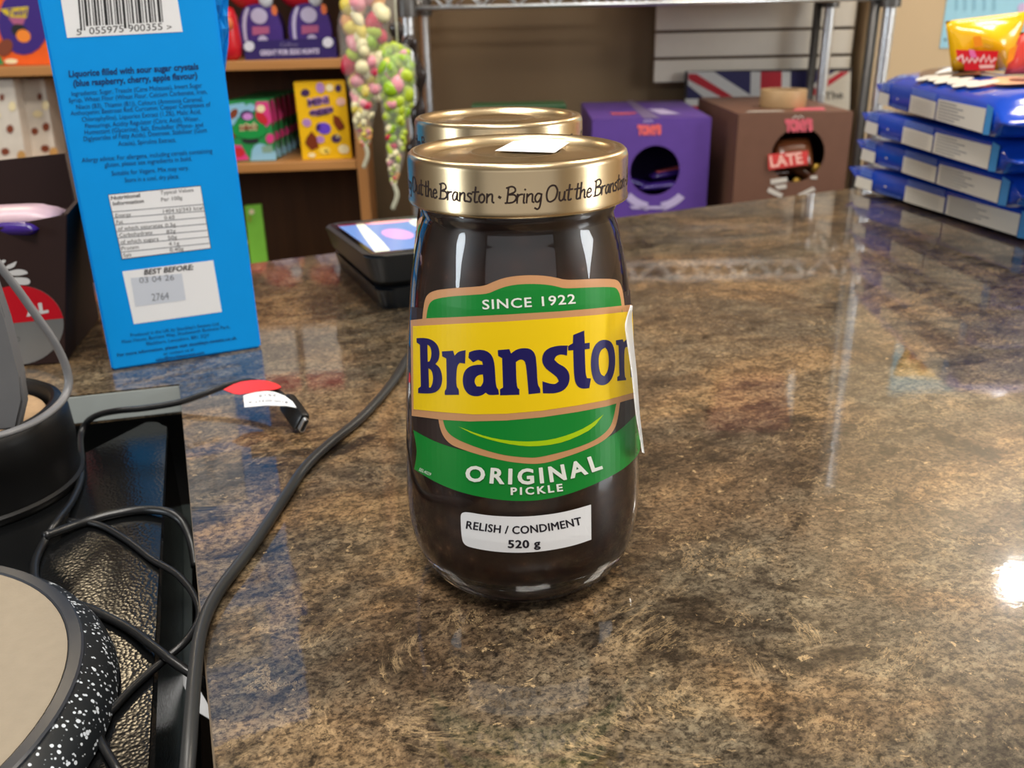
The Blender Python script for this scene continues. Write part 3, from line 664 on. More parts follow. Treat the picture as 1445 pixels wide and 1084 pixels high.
for c, a, b, m, r in [((918, 158), 48, 40, dpv, 0), ((1080, 105), 45, 58, lil, -.3), ((1178, 105), 40, 40, crm, 0), ((1272, 110), 34, 40, dpv, 0), ((1300, 255), 48, 45, mat('pale_pink_print', (236, 186, 168), .4, var=0), 0), ((935, 480), 48, 42, lil, .4), ((1120, 540), 75, 62, mat('bright_violet_print', (104, 66, 196), .4, var=0), .3), ((1060, 525), 26, 45, dpv, .3), ((1250, 650), 52, 45, dpv, 0), ((1262, 625), 22, 20, crm, 0), ((1330, 765), 60, 48, crm, .2), ((1130, 780), 62, 42, mat('soft_yellow_print', (248, 214, 90), .4, var=0), 0), ((1148, 790), 24, 20, dpv, .5), ((1080, 660), 45, 40, lil, 0), ((990, 830), 40, 25, crm, 0)]:
    pr.ell(k7([c])[0], a/7.605, b/7.605, m, 1, r)
pr.poly(k7([(985, 570), (1040, 640), (1062, 745), (985, 778), (915, 700), (935, 640)]), chb, 2); pr.poly(k7([(1215, 395), (1285, 420), (1345, 530), (1280, 572), (1225, 490)]), chb, 2)
for s_, a, b in [('MINI', (948, 300), (1178, 262)), ('eggs', (965, 400), (1225, 355))]:
    pr.text(s_, k7([a, b]), 8.5, lil, 2, bold=.12); pr.text(s_, k7([a, b]), 8.2, dpv, 3, bold=.03)
pr.done('front_print', t_)
# row of green boxes, one behind the other
gm = mat('green_card', (40, 140, 72), .4); pnk = mat('pink_print', (214, 62, 130), .4, var=0); lbl = mat('light_blue_print', (142, 190, 214), .4, var=0); red = mat('red_print', (196, 40, 50), .4, var=0); brn = mat('brown_print', (128, 62, 36), .4, var=0)
p = shelf_px(317, 379, 143, 140, 328, 389, z2+.0004, .02); t_ = carton('chocolate_box', 'green and pink chocolate box, front one of its row on the lower shelf', p, .02, .028, gm, 'green chocolate boxes')
gbox = t_; pr = Print(fn(.02), None, .0008, .0003)
pr.poly(k7([(85, 290), (260, 265), (300, 330), (200, 420), (150, 510), (100, 500)]), lbl, 1, smooth=1); pr.poly(k7([(390, 255), (520, 250), (560, 470), (500, 530), (420, 420), (380, 330)]), pnk, 1); pr.ell(k7([(330, 320)])[0], 7, 6, lbl, 1); pr.ell(k7([(440, 330)])[0], 6, 5.5, crm, 2)
pr.ell(k7([(150, 385)])[0], 8, 5, brn, 2, -1); pr.ell(k7([(450, 430)])[0], 11, 6, red, 2, .8); pr.ell(k7([(290, 400)])[0], 9.5, 7, dpv, 2); pr.ell(k7([(300, 415)])[0], 7, 5, mat('mauve_print', (206, 140, 206), .4, var=0), 3)
pr.ell(k7([(320, 560)])[0], 24, 12.5, mat('bright_green_print', (24, 146, 66), .4, var=0), 3); pr.ell(k7([(330, 670)])[0], 12, 4.5, INK, 2); pr.ell(k7([(540, 650)])[0], 6, 7, pnk, 2); pr.ell(k7([(140, 600)])[0], 3.5, 8, brn, 2)
pr.poly(k7([(350, 740), (440, 690), (600, 780), (608, 880), (330, 890)]), lbl, 1, smooth=1); pr.poly(k7([(130, 720), (230, 720), (320, 880), (160, 890)]), pnk, 1, smooth=1); pr.ell(k7([(200, 800)])[0], 9, 7, red, 2); pr.poly(k7([(450, 730), (565, 720), (570, 800), (460, 805)]), mat('sage_print', (130, 160, 140), .4, var=0), 2)
pr.text('m&m\'s', k7([(212, 560), (410, 550)]), 8, crm, 4, bold=.12); pr.text('m&m\'s', k7([(212, 560), (410, 550)]), 7.6, chb, 5, bold=.04)
pr.done('front_print', t_)
# the boxes behind show their side in the gap
pr = Print(lambda x, y, h: wpt(0, 0, 0) + (wpx(*p[2], .02)-W0) + we*h - wn*x + Vector((0, 0, y)), None, .0006, .0002)
hh = wpx(*p[1], .02).z - wpx(*p[2], .02).z
pr.poly([(.002, hh*.55), (.026, hh*.6), (.026, hh*.95), (.002, hh*.97)], pnk, 1); pr.poly([(.002, .006), (.026, .006), (.026, hh*.25), (.002, hh*.2)], lbl, 1)
pr.done('side_print', t_)
for k in range(1, 6):
    g = dup(gbox); g.location = gbox.location + (-wn*.031*k) + we*(.0045*k) ; g['label'] = ['second green box of its row, just behind the front one', 'third green box back in its row on the shelf', 'fourth green box back in its row on the shelf', 'fifth green box back in its row on the shelf', 'rearmost green box of its row, half hidden by the yellow box'][k-1]; g['group'] = 'green chocolate boxes'
# egg display tray with two purple eggs' cartons
pur = mat('purple_card', (66, 40, 120), .4); dpur = mat('deep_purple_card', (44, 28, 92), .4)
k8 = crop(330, 0, 9.03)
ztr = z1 + .0005; p = shelf_px(345, 473, 58, 53, 346, 476, ztr, .01)
tl, tr, br, bl = [wpx(*q, .01) for q in p]; t_ = thing('display_tray', 'long purple card tray with white lettering that holds two egg cartons', 'tray', (bl+br)/2, WA)
th = .0016
def slab(a, b, c, d, off, name='panel', m=dpur):
    bm = nb(); hexa(bm, [a, b, c, d], [q+off for q in (a, b, c, d)]); return obj(name, bm, m, t_)
slab(bl, br, tr, tl, -wn*th, 'front_lip')
bkv = -wn*.15; slab(bl-wn*th, br-wn*th, br+bkv, bl+bkv, Vector((0, 0, th)), 'tray_floor')
pr = Print(fn(.01), None, .0008, .0003)
for c in ((195, 590), (1198, 540)): pr.ell(k8([c])[0], 7.5, 7.3, mat('soft_white_print', (206, 204, 214), .4, var=0), 1)
lt = mat('lilac_white_print', (190, 180, 208), .4, var=0)
pr.text('GREAT FOR EGG HUNTS', k8([(335, 705), (1088, 680)]), 6.8, lt, 1, bold=.05); pr.text('Cadbury', k8([(585, 590), (815, 590)]), 5.5, mat('dull_lilac_print', (130, 120, 156), .4, var=0), 1, slant=.2)
pr.done('lip_print', t_)
for i, (ox, lab) in enumerate(((0, 'left purple egg carton with a red top in the display tray'), (630, 'right purple egg carton with a red top in the display tray'))):
    c = wpx(330 + (340+ox)/9.03, 40, .05); base = Vector((c.x, c.y, ztr+th+.0006)); t_ = thing('egg_carton', lab, 'egg carton', base, WA, 'purple egg cartons')
    hw, hg = .033, wpx(365, 8, .05).z - ztr
    sil = [(-.8, 0), (.8, 0), (1, .35), (.98, .6), (.8, .85), (.45, 1), (-.45, 1), (-.8, .85), (-.98, .6), (-1, .35)]
    sil = smooth_poly(sil, 2, 80); bm = nb(); f = [bm.verts.new(base + we*x*hw - wn*.0 + Vector((0, 0, y*hg))) for x, y in sil]; g = [bm.verts.new(v.co - wn*.05) for v in f]
    bm.faces.new(f); bm.faces.new(g[::-1])
    for k in range(len(f)): bm.faces.new((f[k], f[k-1], g[k-1], g[k]))
    obj('carton', bm, pur, t_)
    lf = lambda x, y, h: base + we*x*hw + wn*h + Vector((0, 0, y*hg)); pr = Print(lf, None, .0004, .0002)
    pr.poly([(-.82, .3), (-.62, .05), (-.55, .1), (-.68, .35), (-.62, .7), (-.4, .93), (-.55, .95), (-.8, .7)], lt, 1, smooth=1)
    pr.ell((0, .78), .38, .15, lt, 1); pr.poly([(-.4, .42), (.38, .45), (.4, .58), (-.38, .58)], mat('rose_print', (176, 92, 130), .4, var=0), 1); pr.ell((.05, .33), .22, .08, lt, 1); pr.ell((.1, .16), .25, .13, mat('dull_orange_print', (140, 80, 46), .4, var=0), 1)
    pr.ell((.72, .88), .14, .1, mat('orange_print', (214, 110, 60), .4, var=0), 2)
    pr.done('front_print', t_)
    rt = nb(); sphere(rt, base - wn*.02 - we*.012 + Vector((0, 0, hg+.016)), (.034, .018, .024)); obj('red_top', rt, mat('red_foil', (206, 36, 46), .25), t_, smooth=True)
    wp = nb(); sphere(wp, base - wn*.004 + we*(.012) + Vector((0, 0, hg+.006)), (.011, .008, .013)); obj('white_bow', wp, mat('silver_foil', (216, 220, 226), .25), t_, smooth=True)
# red pouch left of the tray
a = wpx(326, 83, .02); t_ = thing('red_pouch', 'glossy red sweet pouch beside the purple tray', 'pouch', (a.x, a.y, z1+.0005), WA)
bm = nb(); hw = .02; zz = wpx(326, 8, .02).z
lathe(bm, [(0, 0), (.010, 0), (.017, .006), (.019, .02), (.017, .05), (.016, (zz-z1)*.8), (.012, (zz-z1)*.95), (.0, zz-z1)], (a.x, a.y, z1+.0005), n=24); obj('pouch', bm, mat('red_foil', (206, 36, 46), .25), t_, smooth=True)
bm = nb(); sphere(bm, (a.x+.002, a.y-.014, z1+.052), (.012, .006, .012)); obj('orange_badge', bm, mat('orange_print', (214, 110, 60), .4, var=0), t_, smooth=True)
# orange and purple egg box at the far left of the upper shelf
p = shelf_px(-40, 70, -20, -24, -40, 78, z1+.0004, .02); t_ = carton('egg_box', 'orange and purple egg box on the upper shelf, beside the tall blue box', p, .02, .06, mat('orange_card', (236, 96, 24), .35, coat=.3))
k9 = crop(0, 0, 9.857); pr = Print(fn(.02), None, .0008, .0003)
pr.ell(k9([(330, 300)])[0], 36, 47, mat('purple_print', (58, 32, 122), .4, var=0), 1); pr.poly(k9([(0, 130), (250, 100), (395, 90), (370, 250), (150, 240), (70, 200)]), mat('label_yellow_dull', (214, 186, 42), .4, var=0), 3); pr.poly(k9([(110, 245), (360, 240), (320, 340), (190, 340)]), mat('rose_print', (176, 92, 130), .4, var=0), 2)
pr.text('Twirl', k9([(100, 225), (370, 215)]), 10, mat('purple_print', (58, 32, 122), .4, var=0), 4, bold=.02); pr.ell(k9([(270, 430)])[0], 12, 9, INK, 2, .5); pr.ell(k9([(325, 500)])[0], 10.5, 9, mat('bright_orange_print', (244, 138, 44), .4, var=0), 3, .4)
pr.ell(k9([(70, 660)])[0], 10, 13, brn, 3, .6); pr.ell(k9([(155, 852)])[0], 9.5, 3.6, crm, 3); pr.poly(k9([(-100, 800), (0, 780), (60, 900), (-100, 890)]), gm, 2)
pr.done('front_print', t_)
# white nougat boxes on the lower shelf, far left
wc = mat('ivory_card', (218, 208, 194), .4)
for i, (x0, x1, x2, x3, yt, lab) in enumerate(((-45, 18, -30, 40, 112, 'ivory nougat box with brown nut pictures at the far left of the lower shelf'), (30, 62, 46, 82, 112, 'second ivory nougat box, in the shade beside the first'))):
    p = shelf_px(x0, x1, yt, yt, x2, x3, z2+.0004, .02 + .03*i); t_ = carton('nougat_box', lab, p, .02+.03*i, .05, wc, 'ivory nougat boxes')
    pr = Print(fn(.02+.03*i), None, .0008, .0003); o0 = p[0][0]; wdt = p[1][0]-p[0][0]
    for u, v, a, b, m in ((.9, .3, 5, 7, crm), (.78, .55, 5, 6, brn), (.5, .4, 7, 5, crm), (.95, .85, 6, 8, mat('tan_nut_print', (196, 148, 84), .4, var=0)), (.6, .8, 6, 5, brn), (.25, .6, 5, 5, brn), (.7, .2, 3, 5, brn)):
        pr.ell((p[0][0] + u*wdt + v*18, yt + v*(p[2][1]-yt)), a, b, m, 1)
    pr.done('front_print', t_)
# lime card on the bottom shelf
a, b = wpx(345, 291, .06), wpx(368, 289, .06); t_ = thing('gift_card', 'lime green card standing low behind the counter edge', 'card', (*wpx(357, 330, .06).xy, -.42), WA)
bm = nb(); lo = wpx(352, 400, .06).z; hexa(bm, [wpt((wpx(345, 330, .06)-W0).dot(we), .06, -.4198), wpt((wpx(372, 330, .06)-W0).dot(we), .06, -.4198), wpt((wpx(372, 330, .06)-W0).dot(we), .07, -.4198), wpt((wpx(345, 330, .06)-W0).dot(we), .07, -.4198)], [a, b, b-wn*.01, a-wn*.01]); obj('card', bm, mat('lime_card', (130, 196, 68), .4, var=.1, vscale=30), t_)
pr = Print(fn(.06), None, .0008, .0003); pr.ell((355, 299), 4, 4, crm, 1); pr.ell((352, 309), 3, 5, mat('olive_print', (150, 170, 60), .4, var=0), 1); pr.ell((350, 342), 2.5, 2.5, mat('olive_print', (150, 170, 60), .4, var=0), 1); pr.done('front_print', t_)
# shelf above the frame: three red and white cartons (they mirror in the counter)
for k in range(3):
    s_ = -.235 + k*.075; t_ = thing('white_carton', ['left', 'middle', 'right'][k] + ' of three red-topped white cartons on the topmost shelf', 'box', wpt(s_, .04, z1+.1704), WA, 'red and white cartons')
    obj('carton', box(nb(), None, (.062, .05, .12), bev=.001, M=Mw(s_, .045, z1+.1704+.06)), mat('grey_white_card', (196, 192, 188), .4), t_)
    obj('red_band', box(nb(), None, (.0626, .0506, .03), M=Mw(s_, .045, z1+.1704+.1055)), mat('red_print', (196, 40, 50), .4, var=0), t_)

# ------------------------------------------------------------ chrome wire rack
chrome = mat('chrome_wire', (232, 236, 240), .34, metal=1, var=.02); grim = mat('dull_steel', (96, 94, 92), .4, metal=.8)
RF, RB = 1.45, 1.71
pfl, pfr, pbl, pbr = atY(574, 12, RF), atY(1256, 6, RF), atY(597, 12, RB), atY(1171, 12, RB); rz_ = .196
t_ = thing('wire_rack', 'chrome wire shelving rack with round posts, behind the counter', 'rack', (.25, 1.58, -.9))
def post(x, y, name='post', r=.0095):
    prof = [(0, 0), (r, 0)]; z = .0
    while z < 1.5:
        prof += [(r, z+.0225), (r-.0012, z+.0235), (r-.0012, z+.0245), (r, z+.0255)]; z += .0255
    lathe_b = nb(); lathe(lathe_b, prof + [(r, z+.01), (0, z+.01)], (x, y, -.9), n=20); obj(name, lathe_b, chrome, t_, auto=40)
def collar(x, y, z): lb = nb(); lathe(lb, [(.0096, -.02), (.0155, -.02), (.0145, .016), (.0125, .02), (.0096, .02)], (x, y, z), n=20, closed=True); obj('shelf_collar', lb, grim, t_, auto=40)
for q in (pfl, pfr, pbl, pbr): post(q.x, q.y); collar(q.x, q.y, rz_+.008)
obj('side_strut', tube(nb(), [(pfr.x-.017, pfr.y+.012, -.9), (pfr.x-.017, pfr.y+.012, .6)], .0075), grim, t_, smooth=True)
obj('side_strut', tube(nb(), [(pbr.x-.017, pbr.y+.012, -.9), (pbr.x-.017, pbr.y+.012, .6)], .0075), grim, t_, smooth=True)
def truss(a, b, z, n, name):
    a, b = Vector((a.x, a.y, z)), Vector((b.x, b.y, z)); bm = nb(); up = Vector((0, 0, .026))
    tube(bm, [a, b], .0032, 8); tube(bm, [a+up, b+up], .0032, 8)
    zz = []
    for k in range(2*n+1): zz.append(a.lerp(b, k/(2*n)) + (up if k % 2 else Vector()))
    for p, q in zip(zz, zz[1:]): tube(bm, [p, q], .0021, 6)
    obj(name, bm, chrome, t_, smooth=True)
for zs in (rz_, -.30):
    truss(pfl, pfr, zs, 13, 'front_truss'); truss(pbl, pbr, zs, 13, 'rear_truss'); truss(pfl, pbl, zs, 5, 'side_truss'); truss(pfr, pbr, zs, 5, 'side_truss')
    bm = nb(); n = 36
    for k in range(1, n):
        a = pfl.lerp(pfr, k/n); b = pbl.lerp(pbr, k/n); tube(bm, [(a.x, a.y, zs+.028), (b.x, b.y, zs+.028)], .0018, 6)
    o = obj('deck_wires', bm, chrome, t_, smooth=True); o['kind'] = 'stuff'
DECK = -.30 + .0305
# goods added above the frame, for wall shade and counter reflections
t_ = thing('red_pouch', 'unseen maroon bag shape added on the rack carton for its red reflection', 'bag', (.43, 1.5, rz_+.2115)); bm = nb()
hexa(bm, [Vector(q) for q in ((.37, 1.48, rz_+.2115), (.48, 1.48, rz_+.2115), (.48, 1.53, rz_+.2115), (.37, 1.53, rz_+.2115))], [Vector(q) for q in ((.345, 1.50, .53), (.51, 1.50, .53), (.51, 1.51, .53), (.345, 1.51, .53))], bev=.004); obj('bag', bm, mat('maroon_paper', (120, 44, 40), .6, var=.3, vscale=30), t_, auto=40)
t_ = thing('shade_carton', 'unseen plain brown carton added on top of the wire rack for shade', 'box', (.36, 1.58, rz_+.031)); obj('carton', box(nb(), (.36, 1.58, rz_+.031+.09), (.40, .2, .18), bev=.002), mat('kraft_card', (120, 92, 62), .7), t_)

# ------------------------------------------------------------ slatwall panel, flag sign
sl = mat('slatwall_white', (226, 218, 204), .45, var=.02); t_ = thing('slatwall_panel', 'off-white slatwall panel with dark grooves fixed to the back wall', 'wall panel', (.5, 1.78, .04))
SY = 1.765
def onwall(x, y, Y=SY): return atY(x, y, Y)
obj('backing', box(nb(), ((onwall(924, 60).x+onwall(1203, 60).x)/2, SY+.02, .235), (onwall(1203, 60).x-onwall(926, 60).x-.004, .018, .36)), mat('groove_brown', (92, 66, 44), .6), t_)
ys = [114, 81, 43, 3.5, -38, -80, -122, -164, -206]; xs0, xs1 = onwall(925, 60).x, onwall(1203, 60).x
for k in range(len(ys)-1):
    zb = onwall(1040, ys[k] - (0 if k == 0 else 2.2)).z; zt_ = onwall(1040, ys[k+1]+2.0).z
    obj('slat', box(nb(), ((xs0+xs1)/2, SY+.005, (zb+zt_)/2), (xs1-xs0, .012, zt_-zb), bev=.0012), sl, t_)
GY = 1.742
t_ = thing('flag_sign', 'Union flag sign in a dark frame, leaning behind the brown box', 'sign', (atY(1085, 130, GY).x, GY, DECK))
gx0, gx1, gzt = atY(968, 99, GY).x, atY(1203, 99, GY).x, atY(1085, 98.5, GY).z
obj('panel', box(nb(), ((gx0+gx1)/2, GY+.006, (gzt+DECK)/2), (gx1-gx0, .01, gzt-DECK), bev=.001), mat('sign_frame', (52, 46, 46), .5), t_)
fnv = mat('flag_navy', (44, 42, 92), .45, var=.03); fw = mat('flag_white', (214, 214, 212), .45, var=.03); fr = mat('flag_red', (188, 34, 50), .45, var=.03); k4b = crop(900, 0, 4.014)
pr = Print(plane_fn((0, GY, 0), (0, -1, 0)), None, .0003, .00025)
pr.poly(k4b([(284, 406), (1206, 404), (1190, 900), (268, 900)]), fnv, 0)
pr.poly(k4b([(284, 406), (432, 406), (648, 545), (650, 760), (560, 700), (284, 482)]), fw, 1); pr.poly(k4b([(286, 418), (330, 418), (560, 560), (520, 575), (288, 452)]), fr, 2)
pr.poly(k4b([(640, 406), (866, 406), (862, 900), (630, 900)]), fw, 3); pr.poly(k4b([(697, 406), (816, 406), (806, 900), (684, 900)]), fr, 4)
pr.poly(k4b([(268, 560), (640, 560), (640, 640), (268, 640)]), fw, 2); pr.poly(k4b([(268, 600), (630, 600), (630, 900), (268, 900)]), fr, 3)
pr.poly(k4b([(1206, 404), (1120, 404), (880, 540), (880, 800), (1190, 900)]), mat('sign_cream', (208, 200, 184), .45, var=.03), 1); pr.poly(k4b([(1020, 462), (1020, 490), (925, 545), (895, 545)]), fw, 2); pr.poly(k4b([(1200, 406), (1150, 406), (930, 550), (985, 550)]), fr, 2)
pr.text('The', k4b([(1062, 568), (1165, 555)]), 11, mat('sign_ink', (60, 56, 54), .5, var=0), 5, bold=.0)
pr.done('flag_print', t_)

# ------------------------------------------------------------ two chocolate display boxes with round openings
def hole_box(name, label, px, Y0, m, yaw, depth, hole, inner, back=1.0):
    """px: front-face corners top-left, top-right; built on the rack deck"""
    tl, tr = atY(*px[0], Y0), atY(*px[1], Y0); wv = tr-tl; wd = wv.length; zt = (tl.z+tr.z)/2
    ex = Vector((math.cos(yaw), math.sin(yaw), 0)); n = Vector((ex.y, -ex.x, 0)); c = Vector(((tl.x+tr.x)/2, Y0, 0)); hgt = zt-DECK
    t = thing(name, label, 'display box', (*c.xy, DECK), yaw)
    F = lambda s, z, d=0.: c + ex*s + Vector((0, 0, z)) - n*d
    h = wd/2; th = .003
    hc = atP(*hole[0], c, n); hs = (hc-c).dot(ex); hz = hc.z; hr = hole[1]
    # front panel with a round hole
    bm = nb(); N = 40
    out = []
    for k in range(N):
        a = 2*math.pi*k/N; ca, sa = math.cos(a), math.sin(a)
        tx = ((h - hs) if ca > 0 else (h + hs))/abs(ca) if abs(ca) > 1e-6 else 1e9; tz_ = ((zt - hz) if sa > 0 else (hz - DECK))/abs(sa) if abs(sa) > 1e-6 else 1e9
        q = min(tx, tz_); out.append((hs + ca*q, hz + sa*q, hs + ca*hr, hz + sa*hr))
    # make sure the four corners are in the outline
    for cx, cz in ((-h, DECK), (h, DECK), (h, zt), (-h, zt)):
        k = min(range(N), key=lambda i: (out[i][0]-cx)**2 + (out[i][1]-cz)**2); out[k] = (cx, cz, out[k][2], out[k][3])
    for d in (0, th):
        vo = [bm.verts.new(F(o[0], o[1], d)) for o in out]; vi = [bm.verts.new(F(o[2], o[3], d)) for o in out]
        for k in range(N): q = (k+1) % N; bm.faces.new((vo[k], vo[q], vi[q], vi[k]))
        if d == 0: keep = vi
        else:
            for k in range(N): q = (k+1) % N; bm.faces.new((keep[k], keep[q], vi[q], vi[k]))
    obj('front_panel', bm, m, t)
    def pan(nm, s0_, s1_, za, zb, d0, d1): bm = nb(); hexa(bm, [F(s0_, za, d0), F(s1_, za, d0), F(s1_, za, d1), F(s0_, za, d1)], [F(s0_, zb, d0), F(s1_, zb, d0), F(s1_, zb, d1), F(s0_, zb, d1)]); obj(nm, bm, m, t)
    pan('side_panel', -h, -h+th, DECK, zt, th, depth); pan('side_panel', h-th, h, DECK, zt, th, depth); pan('back_panel', -h+th, h-th, DECK, zt, depth-th, depth); pan('top_panel', -h+th, h-th, zt-th, zt, th, depth-th); pan('base_panel', -h+th, h-th, DECK, DECK+th, th, depth-th)
    # print frames: front panel in pixels, top panel in (s, d)
    return t, Print(plane_fn(c, n), None, .0006, .0003), Print(lambda x, y, hh_: F(x, zt+hh_, y), None, .0006, .0003), F, h, zt, (hs, hz, hr)
pc = mat('violet_card', (96, 66, 150), .45); pinkt = mat('coral_print', (230, 104, 104), .45, var=0); pwh = mat('soft_lilac_print', (190, 176, 214), .45, var=0)
t_, pf, pt_, F, h, zt_, hh = hole_box('display_box', 'violet cardboard display box with a round opening in the front', ((836, 169), (1004, 166)), 1.40, pc, math.radians(-1), .27, ((924, 241), .0375), None)
k10 = crop(820, 130, 6.355)
pf.text("TONY'S", k10([(505, 378), (720, 375)]), 11.5, pinkt, 1, bold=.11); pf.stroke(k10([(562, 270), (585, 250), (600, 278), (618, 248), (640, 266)]), 1.6, pwh, 1)
for a0_, a1_ in ((138, 100), (80, 42)):
    r0, r1 = 46, 57; pts = [(924+r1*math.cos(math.radians(a)), 241+r1*math.sin(math.radians(a))) for a in range(a1_, a0_+1, 6)] + [(924+r0*math.cos(math.radians(a)), 241+r0*math.sin(math.radians(a))) for a in range(a0_, a1_-1, -6)]
    pf.poly(pts, pwh, 1)
pf.poly([(888, 291), (940, 291), (938, 295), (892, 295)], pwh, 1); pf.done('front_print', t_)
pt_.text("TONY'S", [(-.055, .06), (-.015, .06)], .022, pinkt, 1, bold=.1, up=1); pt_.poly([(.02, .05), (.05, .05), (.035, .13), (.01, .13)], pwh, 1); pt_.poly([(-.012, .0), (.012, .0), (.004, .28), (-.008, .28)], mat('tape_grey', (128, 112, 150), .35), 0); pt_.done('top_print', t_)
def wrapper(name, label, c, s, rz, rx, m, cat='chocolate', grp=None, band=None):
    """twisted bar wrapper: soft pillow body with crimped ends"""
    t = thing(name, label, cat, c, rz, grp); bm = nb(); n = 12; M = Matrix.Translation(c) @ Matrix.Rotation(rz, 4, 'Z') @ Matrix.Rotation(rx, 4, 'Y')
    rows = []
    for k in range(n+1):
        u = -1 + 2*k/n; th = max(.08, (1-abs(u)**6)) ; wv = 1 - .12*max(0, abs(u)-.75)*4*(1 if abs(u) < .93 else .2)
        rows.append([bm.verts.new(M @ Vector((u*s[0], math.cos(a)*s[1]*wv, math.sin(a)*s[2]*th))) for a in [2*math.pi*j/10 for j in range(10)]])
    for r0, r1 in zip(rows, rows[1:]):
        for j in range(10): bm.faces.new((r0[j], r0[(j+1) % 10], r1[(j+1) % 10], r1[j]))
    bm.faces.new(rows[0][::-1]); bm.faces.new(rows[-1]); obj('wrapper', bm, m, t, smooth=True)
    if band:
        bm = nb(); box(bm, None, (s[0]*1.3, s[1]*1.2, .0012), M=M @ Matrix.Translation((0, 0, s[2]*1.02))); obj('band', bm, band, t)
    return t
hs, hz, hr = hh; pw = mat('violet_wrapper', (58, 34, 120), .2)
cc = F(hs, DECK+.03, .06)
for k, (s_, z_, d_, r_, q_) in enumerate(((-.03, -.022, .035, .3, .35), (.012, -.028, .03, -.15, -.1), (.03, -.012, .05, .1, -.15), (-.012, -.03, .07, .8, .1))):
    wrapper('chocolate_bar', ['violet bar wrapper at the left in the round opening', 'violet bar wrapper lowest in the round opening', 'violet bar wrapper with a pink band at the right in the opening', 'violet bar wrapper deep inside the violet box'][k], F(hs+s_, hz+z_, d_), (.032, .013, .006), r_, q_, pw, grp='violet chocolate bars', band=pinkt if k == 2 else None)
bc = mat('brown_card', (112, 78, 62), .5); cr2 = mat('dusty_pink_print', (214, 98, 112), .45, var=0); whi2 = mat('warm_white_print', (204, 196, 186), .45, var=0)
t_, pf, pt_, F, h, zt_, hh = hole_box('display_box', 'brown cardboard display box with a round opening and a tape roll on top', ((1042, 161.5), (1205, 157)), 1.36, bc, math.radians(1), .27, ((1126, 219), .0395), None)
k11 = crop(1000, 120, 6.377)
pf.text("TONY'S", k11([(690, 412), (940, 405)]), 14, cr2, 1, bold=.11); pf.stroke(k11([(757, 300), (785, 275), (805, 300), (825, 275), (850, 292)]), 1.6, whi2, 1)
for q in ([(555, 850), (705, 830), (710, 870), (560, 895)], [(590, 905), (700, 890), (700, 930), (620, 940)], [(545, 920), (675, 985), (645, 1015), (525, 960)], [(800, 985), (940, 915), (965, 945), (830, 1005)], [(915, 820), (975, 815), (980, 845), (920, 845)]): pf.poly(k11(q), whi2, 1)
pf.done('front_print', t_)
pt_.poly([(-.0, .02), (.05, .02), (.06, .06), (.02, .06)], cr2, 1); pt_.poly([(-.07, .015), (-.01, .015), (-.015, .03), (-.06, .03)], whi2, 1); pt_.done('top_print', t_)
hs, hz, hr = hh; bw = mat('brown_wrapper', (96, 52, 28), .22); rb = mat('red_band_foil', (214, 74, 72), .25)
t_ = wrapper('chocolate_bar', 'large brown bar wrapper with red band and lettering poking out of the opening', F(hs-.004, hz+.001, .012), (.028, .024, .008), .05, -.12, bw, band=None)
# tilt the big wrapper to face out of the hole
t_.rotation_euler = (math.radians(62), 0, math.radians(6))
bm = nb()
pr = Print(plane_fn(F(0, 0, -.0035), F(0, 0, -1)-F(0, 0, 0)), None, .0004, .0003)
pr.poly(k11([(535, 625), (895, 590), (890, 715), (540, 765)]), rb, 0, smooth=1); pr.text('LATE', k11([(560, 740), (850, 700)]), 15, mat('pale_rose_print', (244, 190, 176), .4, var=0), 1, bold=.03); o = pr.done('band_print', None, keep=True)
o.parent = t_; o.matrix_parent_inverse = (Matrix.Translation(t_.location) @ t_.rotation_euler.to_matrix().to_4x4()).inverted()
wrapper('chocolate_bar', 'brown bar wrapper lower right in the brown box opening', F(hs+.012, hz-.026, .03), (.03, .013, .008), -.3, .4, bw, grp='brown chocolate bars'); wrapper('chocolate_bar', 'brown bar wrapper lying at the lower left inside the opening', F(hs-.02, hz-.03, .035), (.03, .014, .007), .3, 0, bw, grp='brown chocolate bars')
gl = mat('gold_foil', (190, 150, 60), .3, metal=.6)
for k, q in enumerate(((790, 875), (970, 750))):
    a = atP(*k11([q])[0], F(0, 0, .014), F(0, 0, -1)-F(0, 0, 0)); t2 = thing('foil_coin', ['gold foil sweet low in the middle of the brown opening', 'gold foil sweet at the right edge of the brown opening'][k], 'sweet', a); obj('foil', sphere(nb(), a, (.0075, .004, .0075)), gl, t2, smooth=True)
# wooden ring (roll of tape) on the brown box
rc = atZ(1104, 151, zt_); t_ = thing('tape_roll', 'roll of brown parcel tape lying on top of the brown display box', 'tape roll', (rc.x, rc.y, zt_+.0008))
obj('roll', lathe(nb(), [(.024, 0), (.034, 0), (.0345, .001), (.0345, .024), (.034, .025), (.024, .025)], (rc.x, rc.y, zt_+.0008), n=48, closed=True), mat('tape_tan', (170, 140, 100), .5, var=.08), t_, auto=40)
obj('core', lathe(nb(), [(.0215, .0004), (.0239, .0004), (.0239, .0246), (.0215, .0246)], (rc.x, rc.y, zt_+.0008), n=48, closed=True), mat('card_core', (150, 122, 88), .7), t_, auto=40)
# green box top behind the jars
a, b = atY(664, 151, 1.42), atY(800, 149, 1.42); t_ = thing('green_box', 'green box behind the second jar, only its top edge in view', 'box', ((a.x+b.x)/2, 1.45, DECK))
obj('carton', box(nb(), ((a.x+b.x)/2, 1.46, (a.z+DECK)/2), (b.x-a.x, .06, a.z-DECK), bev=.002), mat('leaf_green_card', (30, 72, 36), .45), t_)

